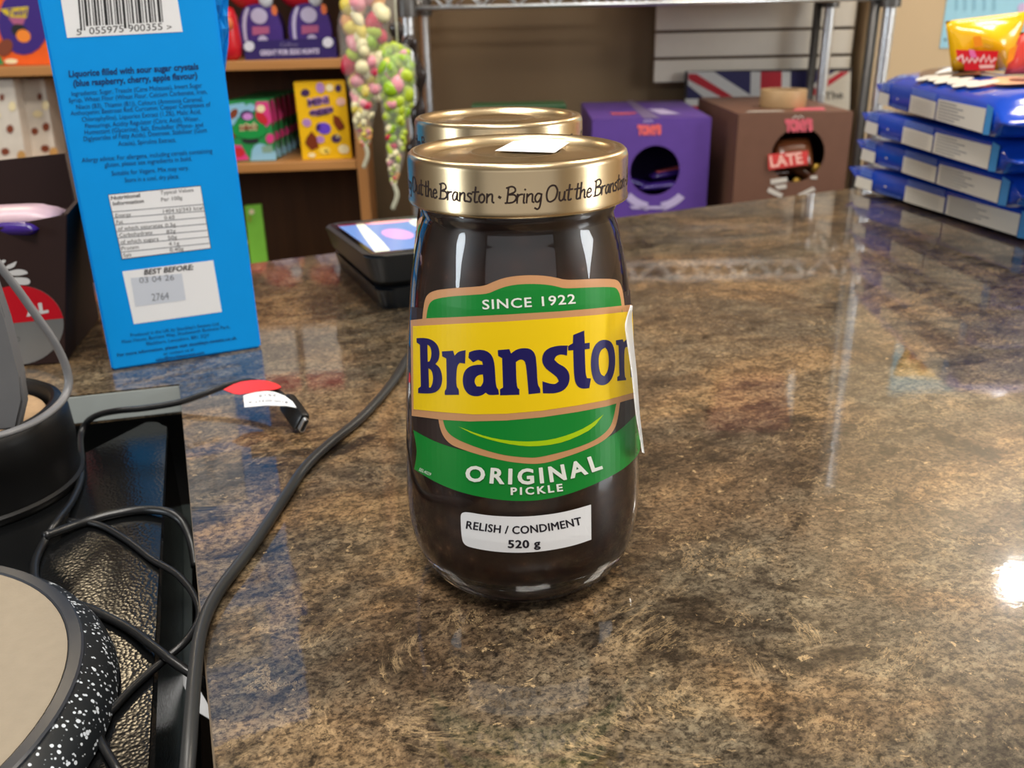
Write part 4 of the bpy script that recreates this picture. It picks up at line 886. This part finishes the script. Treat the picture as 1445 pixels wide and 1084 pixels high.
# ------------------------------------------------------------ hanging bags of sweets
film = mat('clear_film', (244, 246, 240), .08, trans=0, alpha=.16, var=0, coat=1)
SWC = [mat('sweet_'+n, c, .3, var=0) for n, c in (('yellow', (236, 214, 92)), ('lime', (184, 206, 52)), ('pink', (240, 158, 170)), ('red', (206, 36, 74)), ('cream', (236, 226, 180)), ('orange', (226, 160, 90)), ('green', (150, 190, 30)))]
def bag(label, ctr, Yb, wts, n, topy, hookz, cs):
    """ctr: list of (pixel y, left x, right x): outline of the bag; filled with separate sweets"""
    prof = []
    for y, xl, xr in ctr:
        a, b = atY(xl, y, Yb), atY(xr, y, Yb); prof.append(((a+b)/2, (b-a).length/2))
    t = thing('sweet_bag', label, 'bag of sweets', (prof[0][0].x, Yb, prof[-1][0].z), 0, 'hanging bags of sweets')
    bm = nb(); rows = []; M_ = 18; S_ = spline([(*p, ) for p, r in prof], 4); Rr = [v.x for v in spline([(r, 0, 0) for p, r in prof], 4)]
    for k, (p, r) in enumerate(zip(S_, Rr)):
        rows.append([bm.verts.new(p + Vector((math.cos(a)*r*(1+.05*math.sin(k*1.7+j*2.1)), math.sin(a)*r*.62*(1+.08*math.sin(k*1.3+j)), 0))) for j, a in enumerate([2*math.pi*q/M_ for q in range(M_)])])
    for r0, r1 in zip(rows, rows[1:]):
        for j in range(M_): bm.faces.new((r0[j], r0[(j+1) % M_], r1[(j+1) % M_], r1[j]))
    obj('film', bm, film, t, smooth=True)
    tie = nb(); p = S_[-1]; tube(tie, spline([p+Vector((0, 0, .004)), p+Vector((.004, -.003, -.012)), p+Vector((-.003, -.004, -.03))], 5), .0032, 8); obj('tied_end', tie, mat('clear_tail', (214, 214, 190), .2, alpha=.6, var=0), t, smooth=True)
    sph = []
    for m in cs:
        me = bpy.data.meshes.new('sweet'); b_ = nb(); bmesh.ops.create_uvsphere(b_, u_segments=8, v_segments=6, radius=1); b_.to_mesh(me); b_.free(); me.materials.append(m); me.shade_smooth(); sph.append(me)
    for k in range(n):
        i = (k+.5)/n*(len(S_)-1); q = int(i); p = S_[q].lerp(S_[min(q+1, len(S_)-1)], i-q); r = Rr[q]
        a = R.uniform(-math.pi, 0) if R.random() < .8 else R.uniform(0, math.pi); rad = r*R.uniform(.35, .78)
        s = min(R.uniform(.009, .0145), r*.42)
        o = bpy.data.objects.new('sweet', R.choices(sph, weights=wts(k/n))[0]); C.objects.link(o); o.parent = t
        o.location = p + Vector((math.cos(a)*rad, math.sin(a)*rad*.6, 0)) - t.location; o.scale = (s*R.uniform(.6, 1), s*.7, s*R.choice((.8, 1.0, 1.2))); o.rotation_euler = (R.uniform(-.5, .5), R.uniform(-.8, .8), 0)
    rb_ = nb(); tube(rb_, [S_[0], S_[0]+Vector((0, .0, .02)), Vector((S_[0].x+.002, Yb+.004, hookz))], .0014, 6); obj('hanging_loop', rb_, mat('clear_tail', (214, 214, 190), .2, alpha=.6, var=0), t, smooth=True)
    return t
# back slide of each bag runs up beyond the frame
bag('tall clear bag of mixed yellow, pink and red sweets, hanging left of the rack', [(-45, 500, 545), (-15, 484, 560), (40, 477, 556), (85, 482, 549), (125, 492, 540), (160, 497, 530), (188, 502, 524), (205, 508, 520)], 1.28, lambda u: (4, 2, 3, 2, 5, 2, 1), 125, -45, .45, SWC)
bag('smaller clear bag of lime green sweets, hanging beside the rack post', [(62, 548, 574), (84, 536, 584), (110, 531, 588), (140, 535, 583), (168, 540, 577), (195, 544, 573), (225, 546, 570), (250, 549, 563), (262, 552, 559)], 1.20, lambda u: (1, 14 if u < .7 else 2, 1 if u > .55 else .3, 3 if .6 < u < .75 else .2, 2 if u > .6 else 1, 1 if u > .8 else .1, 7 if u < .65 else 0), 125, 62, .45, SWC)
t_ = thing('hanger_rail', 'dark rail of hooks that carries the clear bags, above the frame', 'rail', (-.19, 1.26, .45)); bm = nb()
tube(bm, [(-.30, 1.24, .452), (-.05, 1.24, .452)], .004, 8); obj('rail', bm, grim, t_, smooth=True); bm = nb(); tube(bm, [(-.1735, 1.24, .452), (-.1735, 1.44, .452)], .004, 8); obj('arm', bm, grim, t_, smooth=True)
# dark ribbons and tails between the bags
t_ = thing('cellophane_tail', 'dark crumpled cellophane tail between the two hanging bags and the rack post', 'wrapper', atY(590, 130, 1.24)); bm = nb()
tube(bm, spline([atY(556, 30, 1.24), atY(566, 60, 1.24), atY(582, 62, 1.24), atY(590, 100, 1.24), atY(594, 140, 1.24), atY(586, 180, 1.24), atY(583, 215, 1.24)], 5), [.006 + .004*math.sin(k*.9) for k in range(31)], 8, flat=.5)
obj('tail', bm, mat('dark_cellophane', (50, 42, 40), .15, var=.2, vscale=80), t_, smooth=True)

# ------------------------------------------------------------ stack of blue biscuit packets
blu = mat('blue_film', (20, 72, 190), .18, var=.05, vscale=30, coat=.5, bump=.25, bscale=90); offw = mat('offwhite_print', (226, 222, 212), .35, var=0); lb2 = mat('sky_print', (70, 150, 216), .3, var=0); bt = mat('pale_blue_print', (120, 150, 226), .4, var=0)
def packet(label, far, near_, z, lift):
    # lift: how far the middle of the top bulges up
    far, near_ = Vector(far), Vector(near_); d = near_-far; d.z = 0; L = d.length; ex = d.normalized(); ang = math.atan2(ex.y, ex.x); Wd, Ht = .098, .0285
    t = thing('biscuit_packet', label, 'biscuit packet', (far.x, far.y, z), ang, 'blue biscuit packets')
    # local frame: x along the length (far to near), y across (away to the right), z up
    M = Matrix.Translation((far.x, far.y, z)) @ Matrix.Rotation(ang, 4, 'Z'); bm = nb(); rows = []
    prof = [(-.014, .10, .95), (-.002, .14, .97), (.006, .62, .985), (.016, .92, 1), (.05, 1, 1), (.10, .95, .985), (.16, 1, 1), (.22, .97, .99), (L-.016, .97, 1), (L-.006, .62, .985), (L+.002, .14, .97), (L+.016, .10, .95)]
    for x, th, wv in prof:
        ring = []
        for a in range(20):
            q = 2*math.pi*a/20; cx, cz = math.cos(q), math.sin(q); e = .32
            yy = math.copysign(abs(cx)**e, cx)*Wd/2*wv + Wd/2; zz = math.copysign(abs(cz)**e, cz)*Ht/2*th + Ht/2
            if zz > Ht/2: zz += lift*max(0, 1-((yy-Wd/2)/(Wd/2))**2)*max(0., (th-.14)/.86)
            if x < 0: zz += .006*(.0-x)/.014; yy += .0015*math.sin(a*2.5)
            ring.append(bm.verts.new(M @ Vector((x, -Wd+yy if False else yy, zz))))
        rows.append(ring)
    for r0, r1 in zip(rows, rows[1:]):
        for j in range(20): bm.faces.new((r0[j], r0[(j+1) % 20], r1[(j+1) % 20], r1[j]))
    bm.faces.new(rows[0][::-1]); bm.faces.new(rows[-1]); obj('wrapper', bm, blu, t, smooth=True)
    sf = lambda x, y, h: M @ Vector((x, -.0004-h, y)); pr = Print(sf, None, .0003, .0002)
    pr.poly([(.006, .0035), (.038, .0035), (.038, .015), (.008, .0155)], offw, 1); pr.poly([(.096, .004), (.158, .004), (.158, .0185), (.096, .0195)], offw, 1, smooth=1); pr.poly([(.161, .004), (L-.02, .004), (L-.02, .0225), (.161, .0215)], offw, 1, smooth=1)
    for k in range(5): pr.poly([(.014, .0175+k*.0016), (.036, .0172+k*.0016), (.036, .0180+k*.0016), (.014, .0183+k*.0016)], bt, 1)
    for k in range(4): pr.poly([(.098, .0205+k*.0015), (.156, .0198+k*.0015), (.156, .0205+k*.0015), (.098, .0212+k*.0015)], bt, 1)
    for k in range(7): pr.poly([(.06, .012), (.064, .012), (.064, .0135), (.06, .0135)], offw, 1) if k == 0 else pr.poly([(.046+(k % 2)*.003, .004+k*.0009), (.09, .004+k*.0009), (.09, .0043+k*.0009), (.046, .0043+k*.0009)], bt, 1) if k < 4 else None
    for k in range(6):
        pr.poly([(.165, .006+k*.0026), (.165+.06*(.6+.4*((k*37) % 5)/5), .006+k*.0026), (.165+.06*(.6+.4*((k*37) % 5)/5), .0068+k*.0026), (.165, .0068+k*.0026)], gry, 2); pr.poly([(.10+.01*(k % 2), .006+k*.002), (.15, .006+k*.002), (.15, .0065+k*.002), (.10, .0065+k*.002)], mat('faint_grey_print', (186, 184, 180), .4, var=0), 2)
    pr.poly([(L-.019, .003), (L-.008, .004), (L-.008, .024), (L-.019, .026)], lb2, 1)
    pr.done('side_print', t)
    return t, M, L
Z0 = .0008; tops = []
dz = .0298
labs = ['bottom packet of the stack of four blue biscuit packets', 'second packet from the bottom of the blue biscuit stack', 'third packet from the bottom of the blue biscuit stack', 'topmost blue biscuit packet, with a white sticker and brown picture on top']
for k, (fp_, np_) in enumerate((((1202, 266), (1436, 340)), ((1211, 228), (1450, 308)), ((1217, 190), (1462, 268)), ((1236, 150), (1475, 222)))):
    z = Z0 + dz*k; a, b = atZ(*fp_, z), atZ(*np_, z); b = a + (b-a).normalized()*.276
    tops.append(packet(labs[k], (a.x, a.y, 0), (b.x, b.y, 0), z, .010 if k == 3 else 0))
t_, M, L = tops[-1]; zt_ = .0285 + .0002
pr = Print(lambda x, y, h: M @ Vector((x, y, zt_+h+.0005+.010*(1-((y-.049)/.049)**2))), (.01, .01), .0003, .0003)
pr.ell((.09, .045), .05, .03, mat('biscuit_brown_print', (92, 66, 50), .3, var=0), 1, .2); pr.poly([(.05, .048), (.085, .022), (.105, .05), (.07, .078)], WHITE, 2)
for x, y, a, b in ((.095, .012, .012, .008), (.115, .016, .011, .009), (.135, .014, .012, .009), (.155, .018, .011, .010), (.175, .014, .012, .009), (.195, .02, .014, .011)): pr.ell((x, y), a, b, offw, 3, .3)
pr.ell((.21, .05), .035, .028, mat('peach_print', (226, 176, 140), .3, var=0), 2, .1); pr.ell((.215, .045), .018, .010, mat('biscuit_brown_print', (92, 66, 50), .3, var=0), 3, .1); pr.poly([(.02, .05), (.05, .085), (.11, .09), (.05, .06)], bt, 1)
pr.poly([(.12, .05), (.16, .085), (.2, .088), (.15, .055)], bt, 1); pr.done('top_print', t_)

# ------------------------------------------------------------ yellow and red sweet bags on the packets
ztop = Z0 + dz*3 + .0292 + .0105
yf = mat('yellow_film', (246, 190, 20), .2, var=.05, coat=.4, bump=.2, bscale=60); rf = mat('coral_red_film', (224, 70, 58), .25, var=.04)
def pouch(name, label, px, Yp, th, m, base_z, group=None):
    """pillow pouch between traced corners (tl, tr, br, bl) on the plane y = Yp"""
    tl, tr, br, bl = [atY(*q, Yp) for q in px]; bl.z = br.z = base_z
    t = thing(name, label, 'sweet bag', (bl+br)/2, 0, group); bm = nb(); n, k_ = 14, 14; gr = {}
    for sgn in (-1, 1):
        for i in range(n+1):
            for j in range(k_+1):
                u, v = i/n, j/k_; p = bl.lerp(br, u).lerp(tl.lerp(tr, u), v)
                bulge = (math.sin(math.pi*u)**.6)*(math.sin(math.pi*min(1, v*1.1))**.55 if v < .9 else 0)
                edge = i in (0, n) or j in (0, k_)
                key = (i, j, 0 if edge else sgn)
                if key not in gr: gr[key] = bm.verts.new(p + Vector((0, sgn*(.0007+th*bulge*(1+.18*math.sin(u*9+v*5))) if not edge else 0, 0)))
        for i in range(n):
            for j in range(k_):
                q = [gr[(a, b, 0 if a in (0, n) or b in (0, k_) else sgn)] for a, b in ((i, j), (i+1, j), (i+1, j+1), (i, j+1))]
                try: bm.faces.new(q)
                except ValueError: pass
    obj('pouch', bm, m, t, smooth=True); return t
YB = tops[-1][1].translation.y - .10
t_ = pouch('sweet_bag', 'yellow foil sweet bag with a red and white band, standing on the blue packets', ((1334, 30), (1450, 16), (1424, 118), (1342, 108)), YB, .014, yf, ztop)
k12 = crop(1300, 0, 8.338); pr = Print(plane_fn((0, YB-.0185, 0), (0, -1, 0)), None, .0, .0003)
rd = mat('bag_red_print', (222, 34, 46), .3, var=0); wp_ = mat('bag_white_print', (250, 206, 200), .3, var=0)
pr.poly(k12([(405, 585), (910, 600), (880, 740), (860, 830), (510, 830), (500, 745), (430, 720)]), rd, 0)
pr.stroke(k12([(430, 690), (480, 650), (500, 740), (540, 680), (560, 735), (600, 680), (630, 735), (670, 680), (690, 730), (740, 650), (760, 735), (800, 660), (820, 735), (870, 690)]), 4.2, wp_, 1); pr.poly(k12([(680, 765), (860, 760), (855, 800), (690, 805)]), wp_, 1)
pr.poly(k12([(610, 430), (700, 420), (725, 540), (625, 560)]), mat('bag_orange_print', (244, 146, 30), .3, var=0), 0); pr.poly(k12([(560, 580), (620, 590), (660, 680), (580, 680)]), mat('bag_pink_print', (240, 120, 176), .3, var=0), 1); pr.poly(k12([(630, 850), (690, 840), (700, 930), (620, 920)]), mat('bag_peach_print', (250, 170, 110), .3, var=0), 0)
pr.done('front_print', t_)
t_ = pouch('sweet_bag', 'coral red and orange sweet bag at the right, overlapping the yellow bag', ((1440, 46), (1560, 30), (1560, 120), (1414, 119)), YB-.05, .012, rf, ztop)
# small orange triangle print on it
pr = Print(plane_fn((0, YB-.0665, 0), (0, -1, 0)), None, .0, .0003); pr.poly([(1424, 70), (1436, 62), (1430, 84), (1420, 92)], mat('bag_orange_print', (244, 146, 30), .3, var=0), 0); pr.done('front_print', t_)

# ------------------------------------------------------------ poster on the pier
PY = 1.7395
t_ = thing('wall_poster', 'light blue poster with faint text pinned on the tan wall at upper right', 'poster', atY(1400, 68, PY))
a, b = atY(1326, 68, PY), atY(1600, 62, PY); bm = nb(); hexa(bm, [a, b, b+Vector((0, .0012, 0)), a+Vector((0, .0012, 0))], [a+Vector((0, 0, .45)), b+Vector((0, 0, .45)), b+Vector((0, .0012, .45)), a+Vector((0, .0012, .45))]); obj('sheet', bm, mat('poster_blue', (160, 212, 232), .5, var=.02), t_)
pr = Print(plane_fn((0, PY, 0), (0, -1, 0)), None, .0005, .0002); ps = mat('poster_shade_print', (138, 190, 212), .5, var=0)
for x in (1349, 1361, 1374, 1388, 1402): pr.poly([(x, -60), (x+5, -60), (x+3, 14), (x-1, 15)], ps, 1)
pr.ell((1334, 56), 2, 2, mat('pin_grey', (92, 112, 124), .5, var=0), 2); pr.ell((1443, 12), 7, 8, mat('poster_lilac_print', (206, 186, 226), .5, var=0), 2); pr.done('poster_print', t_)

# ------------------------------------------------------------ brown open display box at the left
g0, g1 = atZ(-90, 527), atZ(92, 513); ge = (g1-g0).normalized(); gn = Vector((ge.y, -ge.x, 0))
choc_card = mat('dark_brown_card', (48, 30, 27), .6, var=.04, spec=.3); z3 = Vector((0, 0, .0006))
t_ = thing('display_carton', 'dark brown open-fronted sweet carton with a round red and silver price sticker', 'display box', g1)
tl, tr = atP(-90, 338, g0 + gn*.0, gn), atP(94, 303, g0, gn); th = gn*-.0025
bm = nb(); hexa(bm, [g0+z3, g1+z3, g1+z3+th, g0+z3+th], [tl, tr, tr+th, tl+th], bev=.0004); obj('front_panel', bm, choc_card, t_)
dpt = -gn*.085; b0_, b1_ = g0+z3+dpt, g1+z3+dpt
btl, btr = atP(-90, 236, g0+dpt, gn), atP(97, 216, g0+dpt, gn)
bm = nb(); hexa(bm, [b0_, b1_, b1_+th, b0_+th], [btl, btr, btr+th, btl+th], bev=.0004); obj('back_panel', bm, choc_card, t_)
sm = atP(112, 282, g0-gn*.03, gn)
bm = nb(); s_ = -ge*.0025; v = [g1+z3+th, b1_, btr, sm, tr+th]
vs = [bm.verts.new(p) for p in v]; vs2 = [bm.verts.new(p+s_) for p in v]; bm.faces.new(vs); bm.faces.new(vs2[::-1])
for k in range(5): bm.faces.new((vs[k], vs[k-1], vs2[k-1], vs2[k]))
obj('side_panel', bm, choc_card, t_)
zf = tr.z - .012
bm = nb(); hexa(bm, [g0+z3+th+Vector((0, 0, zf-.003)), g1+z3+th+s_+Vector((0, 0, zf-.003)), b1_+s_+Vector((0, 0, zf-.003)), b0_+Vector((0, 0, zf-.003))], [g0+z3+th+Vector((0, 0, zf)), g1+z3+th+s_+Vector((0, 0, zf)), b1_+s_+Vector((0, 0, zf)), b0_+Vector((0, 0, zf))]); obj('inner_shelf', bm, choc_card, t_)
ks = crop(0, 350, 4.015); pr = Print(plane_fn(g0, gn), None, .0002, .00012)
sil = mat('silver_sticker', (150, 152, 152), .3, metal=.5, var=.04); srd = mat('sticker_red', (196, 14, 34), .35, var=.02); swh = mat('sticker_white', (214, 214, 214), .45, var=0)
pr.ell((25, 459), 65, 56, sil, 0, -.08, 40)
pts = [(25+65*math.cos(a), 459+56*math.sin(a)) for a in [math.radians(q) for q in range(180+5, 360-8, 6)]]
pr.poly(pts + [(90, 449), (-39, 462)], srd, 1)
pr.text('AL', ks([(150, 385), (276, 362)]), 13.5, swh, 2, bold=.06); pr.text('.00', ks([(62, 540), (116, 528)]), 7, mat('sticker_grey', (110, 112, 114), .5, var=0), 2)
for q in ([(30, 105), (60, 90), (95, 75), (85, 105), (60, 118), (40, 120)], [(40, 135), (100, 118), (150, 128), (158, 145), (110, 158), (60, 155)], [(35, 170), (110, 165), (170, 172), (172, 210), (90, 208), (40, 195)], [(0, 75), (20, 65), (35, 72), (20, 90), (0, 92)]): pr.poly(ks(q), swh, 1, smooth=2, lim=100)
pr.done('front_print', t_)
a = atP(8, 305, g0-gn*.02, gn)
wrapper('chocolate_bar', 'pale pink and white bar wrapper in the dark brown carton', (a.x, a.y, zf+.0085), (.03, .016, .007), .15, 0, mat('pale_pink_wrapper', (206, 176, 186), .3, var=.1, vscale=90))
wrapper('chocolate_bar', 'small violet bar wrapper at the front lip of the dark brown carton', (a.x+.012, a.y-.014, zf+.005), (.014, .006, .004), -.1, 0, pw)

# ------------------------------------------------------------ black round tub with its hoop, paddle and cork-coloured puck
zd = zt + .0003
c0 = Vector((-.256, .385, zd)); RT = .0455; hz_ = .041
mblack = mat('matt_black_plastic', (13, 13, 14), .42, var=.05, spec=.35); grey = mat('grey_satin_plastic', (112, 113, 116), .38, var=.05)
t_ = thing('utensil_tub', 'round matt black tub with a curved grey hoop handle, at the left edge', 'tub', c0)
obj('tub', lathe(nb(), [(0, 0), (RT+.001, 0), (RT+.002, .0015), (RT+.002, .0035), (RT+.0005, .0045), (RT+.0005, .006), (RT, .008), (RT+.0012, hz_*.5), (RT+.0006, hz_*.82), (RT-.0015, hz_*.95), (RT-.0045, hz_), (RT-.0062, hz_-.0008), (RT-.0068, hz_-.004), (RT-.007, hz_*.45), (0, hz_*.45)], c0, n=72), mblack, t_, auto=40)
hoop = [(-14, 618), (12, 611), (45, 598), (72, 581), (90, 562), (97, 540), (91, 512), (75, 480), (52, 447), (26, 410), (0, 376), (-30, 336)]
hy = [c0.y-.043, c0.y-.037, c0.y-.026, c0.y-.012, c0.y-.0, c0.y+.006, c0.y+.008, c0.y+.008, c0.y+.008, c0.y+.008, c0.y+.008, c0.y+.008]
obj('hoop_handle', tube(nb(), spline([atY(x, y, q) for (x, y), q in zip(hoop, hy)], 6), .0015, 8, flat=1.4), grey, t_, smooth=True)
bm = nb(); yq = c0.y-.022; bp = [atY(*q, yq) for q in ((-40, 612), (24, 606), (33, 566), (26, 530), (6, 452), (-40, 300))]
f = [bm.verts.new(p) for p in bp]; g = [bm.verts.new(p+Vector((0, .006, 0))) for p in bp]; bm.faces.new(f); bm.faces.new(g[::-1])
for k in range(len(f)): bm.faces.new((f[k], f[k-1], g[k-1], g[k]))
bmesh.ops.bevel(bm, geom=bm.edges[:], offset=.0012, segments=2, affect='EDGES'); t2 = thing('grey_paddle', 'flat grey plastic paddle standing in the black tub', 'paddle', (c0.x, yq, zd+hz_*.45)); obj('blade', bm, grey, t2, auto=50)
t2 = thing('cork_pad', 'tan round pad filling the black tub, behind the grey paddle', 'pad', (c0.x, c0.y, zd+hz_*.45+.0005)); hp_ = hz_*.55-.007
obj('pad', lathe(nb(), [(0, 0), (RT-.0095, 0), (RT-.009, .001), (RT-.009, hp_-.001), (RT-.0095, hp_), (0, hp_)], (c0.x, c0.y, zd+hz_*.45+.0005), n=60), mat('tan_cork', (168, 138, 104), .7, var=.12, vscale=300), t2, auto=40)

# ------------------------------------------------------------ speckled round stand with a tan top, lower left corner
zs_ = .0; cs = Vector((-.2215, .2135, zs_)); r1 = .0805; r2 = .0848
cb = Vector((cs.x, cs.y, zd)); r3 = (atZ(167, 985, zd)-cb).length; h_ = zs_-zd
t_ = thing('round_stand', 'speckled black round stand with a tan top, in the lower left corner', 'stand', cb)
obj('body', lathe(nb(), [(0, 0), (r3-.001, 0), (r3, .001), (r3-.0005, h_*.25), (r3*.6+r2*.4, h_*.62), (r2+.0006, h_-.0022), (r2, h_-.0016), (0, h_-.0016)], cb, n=96), speckle_mat(), t_, auto=50)
obj('rim', lathe(nb(), [(r1-.0002, h_-.0015), (r2, h_-.0015), (r2+.0002, h_-.0004), (r2-.0005, h_+.0002), (r1+.0004, h_+.0002), (r1-.0002, h_-.0004)], cb, n=96, closed=True), mat('slate_rim', (46, 50, 58), .3), t_, auto=40)
obj('top_pad', lathe(nb(), [(0, h_-.0014), (r1-.0004, h_-.0014), (r1-.0004, h_-.0003), (0, h_-.0003)], cb, n=96), mat('tan_pad', (140, 129, 112), .6, var=.05, vscale=200, bump=.2, bscale=900), t_, auto=40)

# ------------------------------------------------------------ cables
rub = mat('black_rubber', (24, 25, 27), .32, var=.05); rub2 = mat('dark_grey_rubber', (48, 49, 50), .36, var=.05)
def cable(name, label, pts, r, m, cat='cable'):
    p = [atZ(x, y, z) for x, y, z in pts]; t = thing(name, label, cat, p[0])
    obj('cord', tube(nb(), spline(p, 7), r, 10), m, t, smooth=True); return t
t_ = cable('usb_cable', 'thin black cable ending in a USB-C plug with a red and a white tag', [(412, 578, .0075), (400, 560, .0115), (378, 545, .0128), (352, 538, .0125), (318, 545, .010), (285, 557, .007), (252, 568, .004), (205, 576, .0022), (165, 580, .0012), (138, 586, -.003), (122, 597, -.009), (114, 617, zt+.0021), (115, 650, zt+.0019), (113, 680, zt+.0019), (101, 708, zt+.0025), (80, 737, zt+.0055), (62, 766, zt+.0019), (49, 797, zt+.0019), (54, 828, zt+.0019), (88, 845, zt+.0019), (130, 861, zt+.0019), (178, 885, zt+.0022), (215, 911, zt+.004), (250, 938, -.0125), (285, 962, -.018), (310, 990, -.03)], .00165, rub)
pa, pb = atZ(404, 566, .0100), atZ(427, 598, .0052); pd = (pb-pa).normalized(); q = pd.to_track_quat('Z', 'Y')
M = Matrix.Translation(pa) @ q.to_matrix().to_4x4() @ Matrix.Rotation(math.radians(62), 4, 'Z'); L = (pb-pa).length
bm = nb(); box(bm, None, (.0105, .0058, L), M=M @ Matrix.Translation((0, 0, L/2)), bev=.002); pl_ = obj('plug_body', bm, rub, t_, auto=40)
bm = nb(); n = 24; ri, ro = [], []
for zz in (L-.0005, L+.0022):
    for sc_, lst in ((1, ro), (.78, ri)): lst.append([bm.verts.new(M @ Vector((math.copysign(.0024, math.cos(a))*1 + .00135*sc_*math.cos(a), .00135*sc_*math.sin(a), zz))) for a in [2*math.pi*(k+.5)/n for k in range(n)]])
for k in range(n):
    j = (k+1) % n
    bm.faces.new((ro[0][k], ro[0][j], ro[1][j], ro[1][k])); bm.faces.new((ri[0][k], ri[0][j], ri[1][j], ri[1][k])); bm.faces.new((ro[1][k], ro[1][j], ri[1][j], ri[1][k]))
obj('metal_shell', bm, chrome, pl_, auto=40)
def tagsheet(name, px, z, m, label, texts=()):
    pts = [atZ(x, y, z + dz_) for x, y, dz_ in px]; bm = nb(); n = len(pts)
    f = [bm.verts.new(p) for p in pts]; g = [bm.verts.new(p + Vector((0, 0, .0003))) for p in pts]; bm.faces.new(f[::-1]); bm.faces.new(g)
    for k in range(n): bm.faces.new((f[k], f[k-1], g[k-1], g[k]))
    o = obj(name, bm, m, t_); o['label'] = label
    if texts:
        pr = Print(lambda x, y, h: atZ(x, y, z+.00035+h), None, .0002, 0)
        for s_, b_, cp in texts: pr.text(s_, b_, cp, gry, 0)
        pr.done('tag_print', t_, o)
kt = crop(240, 480, 4.014)
tagsheet('red_tag', [(*q, 0) for q in smooth_poly(kt([(302, 283), (380, 242), (480, 228), (550, 232), (610, 252), (630, 268), (600, 283), (500, 288), (440, 302), (380, 313)]), 1)], .0145, mat('red_tag', (232, 52, 50), .45), 'red paper tag')
tagsheet('white_tag', [(*q, 0) for q in kt([(415, 318), (470, 297), (520, 288), (590, 296), (650, 318), (695, 352), (716, 385), (660, 375), (540, 372), (422, 383)])], .0138, WHITE, 'white paper tag with a printed code', [('2515', kt([(606, 308), (556, 304), (500, 310)]), 3.2), ('8100-00337-A', kt([(668, 346), (560, 336), (440, 346)]), 3.2)])
cable('power_cable', 'thick dark grey cable running from the jars over the near counter edge', [(622, 458, .0028), (600, 477, .0028), (578, 501, .0028), (560, 531, .0028), (535, 563, .0028), (505, 594, .0028), (464, 627, .0028), (430, 660, .0028), (405, 697, .0028), (375, 743, .0028), (345, 786, .0028), (313, 828, .0028), (293, 863, .0028), (281, 902, .0026), (275, 950, .0024), (270, 1010, .001), (265, 1075, -.002), (258, 1150, -.008)], .00225, rub2)
cable('charger_cable', 'thin black cable looping beside the drawer box and across the gap', [(97, 735, zt+.0017), (140, 741, zt+.0017), (180, 763, zt+.0017), (214, 789, zt+.0017), (250, 811, -.0135), (275, 842, -.0125), (281, 872, -.0125), (263, 904, -.0125), (230, 933, zt+.0017), (190, 968, zt+.0017), (160, 1000, zt+.0017), (138, 1024, zt+.0017), (142, 1046, zt+.0017), (168, 1090, zt+.0017)], .0014, rub)
cable('black_lead', 'glossy black lead running from under the tub to the counter edge', [(62, 757, zt+.0042), (110, 740, zt+.0021), (155, 727, zt+.0021), (200, 720, zt+.0021), (238, 723, -.013), (258, 738, -.016), (270, 765, -.020), (276, 800, -.026)], .002, rub)
# white paper slip down in the gap
zp = -.0747; t_ = thing('paper_slip', 'white folded paper slip down in the gap beside the counter edge', 'paper', atZ(270, 975, zp))
bm = nb(); pts = [atZ(*q, zp) for q in ((241, 938), (262, 953), (284, 978), (300, 1006), (296, 1016), (280, 1006), (262, 974))]; pts = [p.lerp(pts[0], 0) for p in pts]
f = [bm.verts.new(p) for p in pts]; g = [bm.verts.new(p+Vector((0, 0, .0004))) for p in pts]; bm.faces.new(f[::-1]); bm.faces.new(g)
for k in range(len(f)): bm.faces.new((f[k], f[k-1], g[k-1], g[k]))
obj('slip', bm, WHITE, t_)
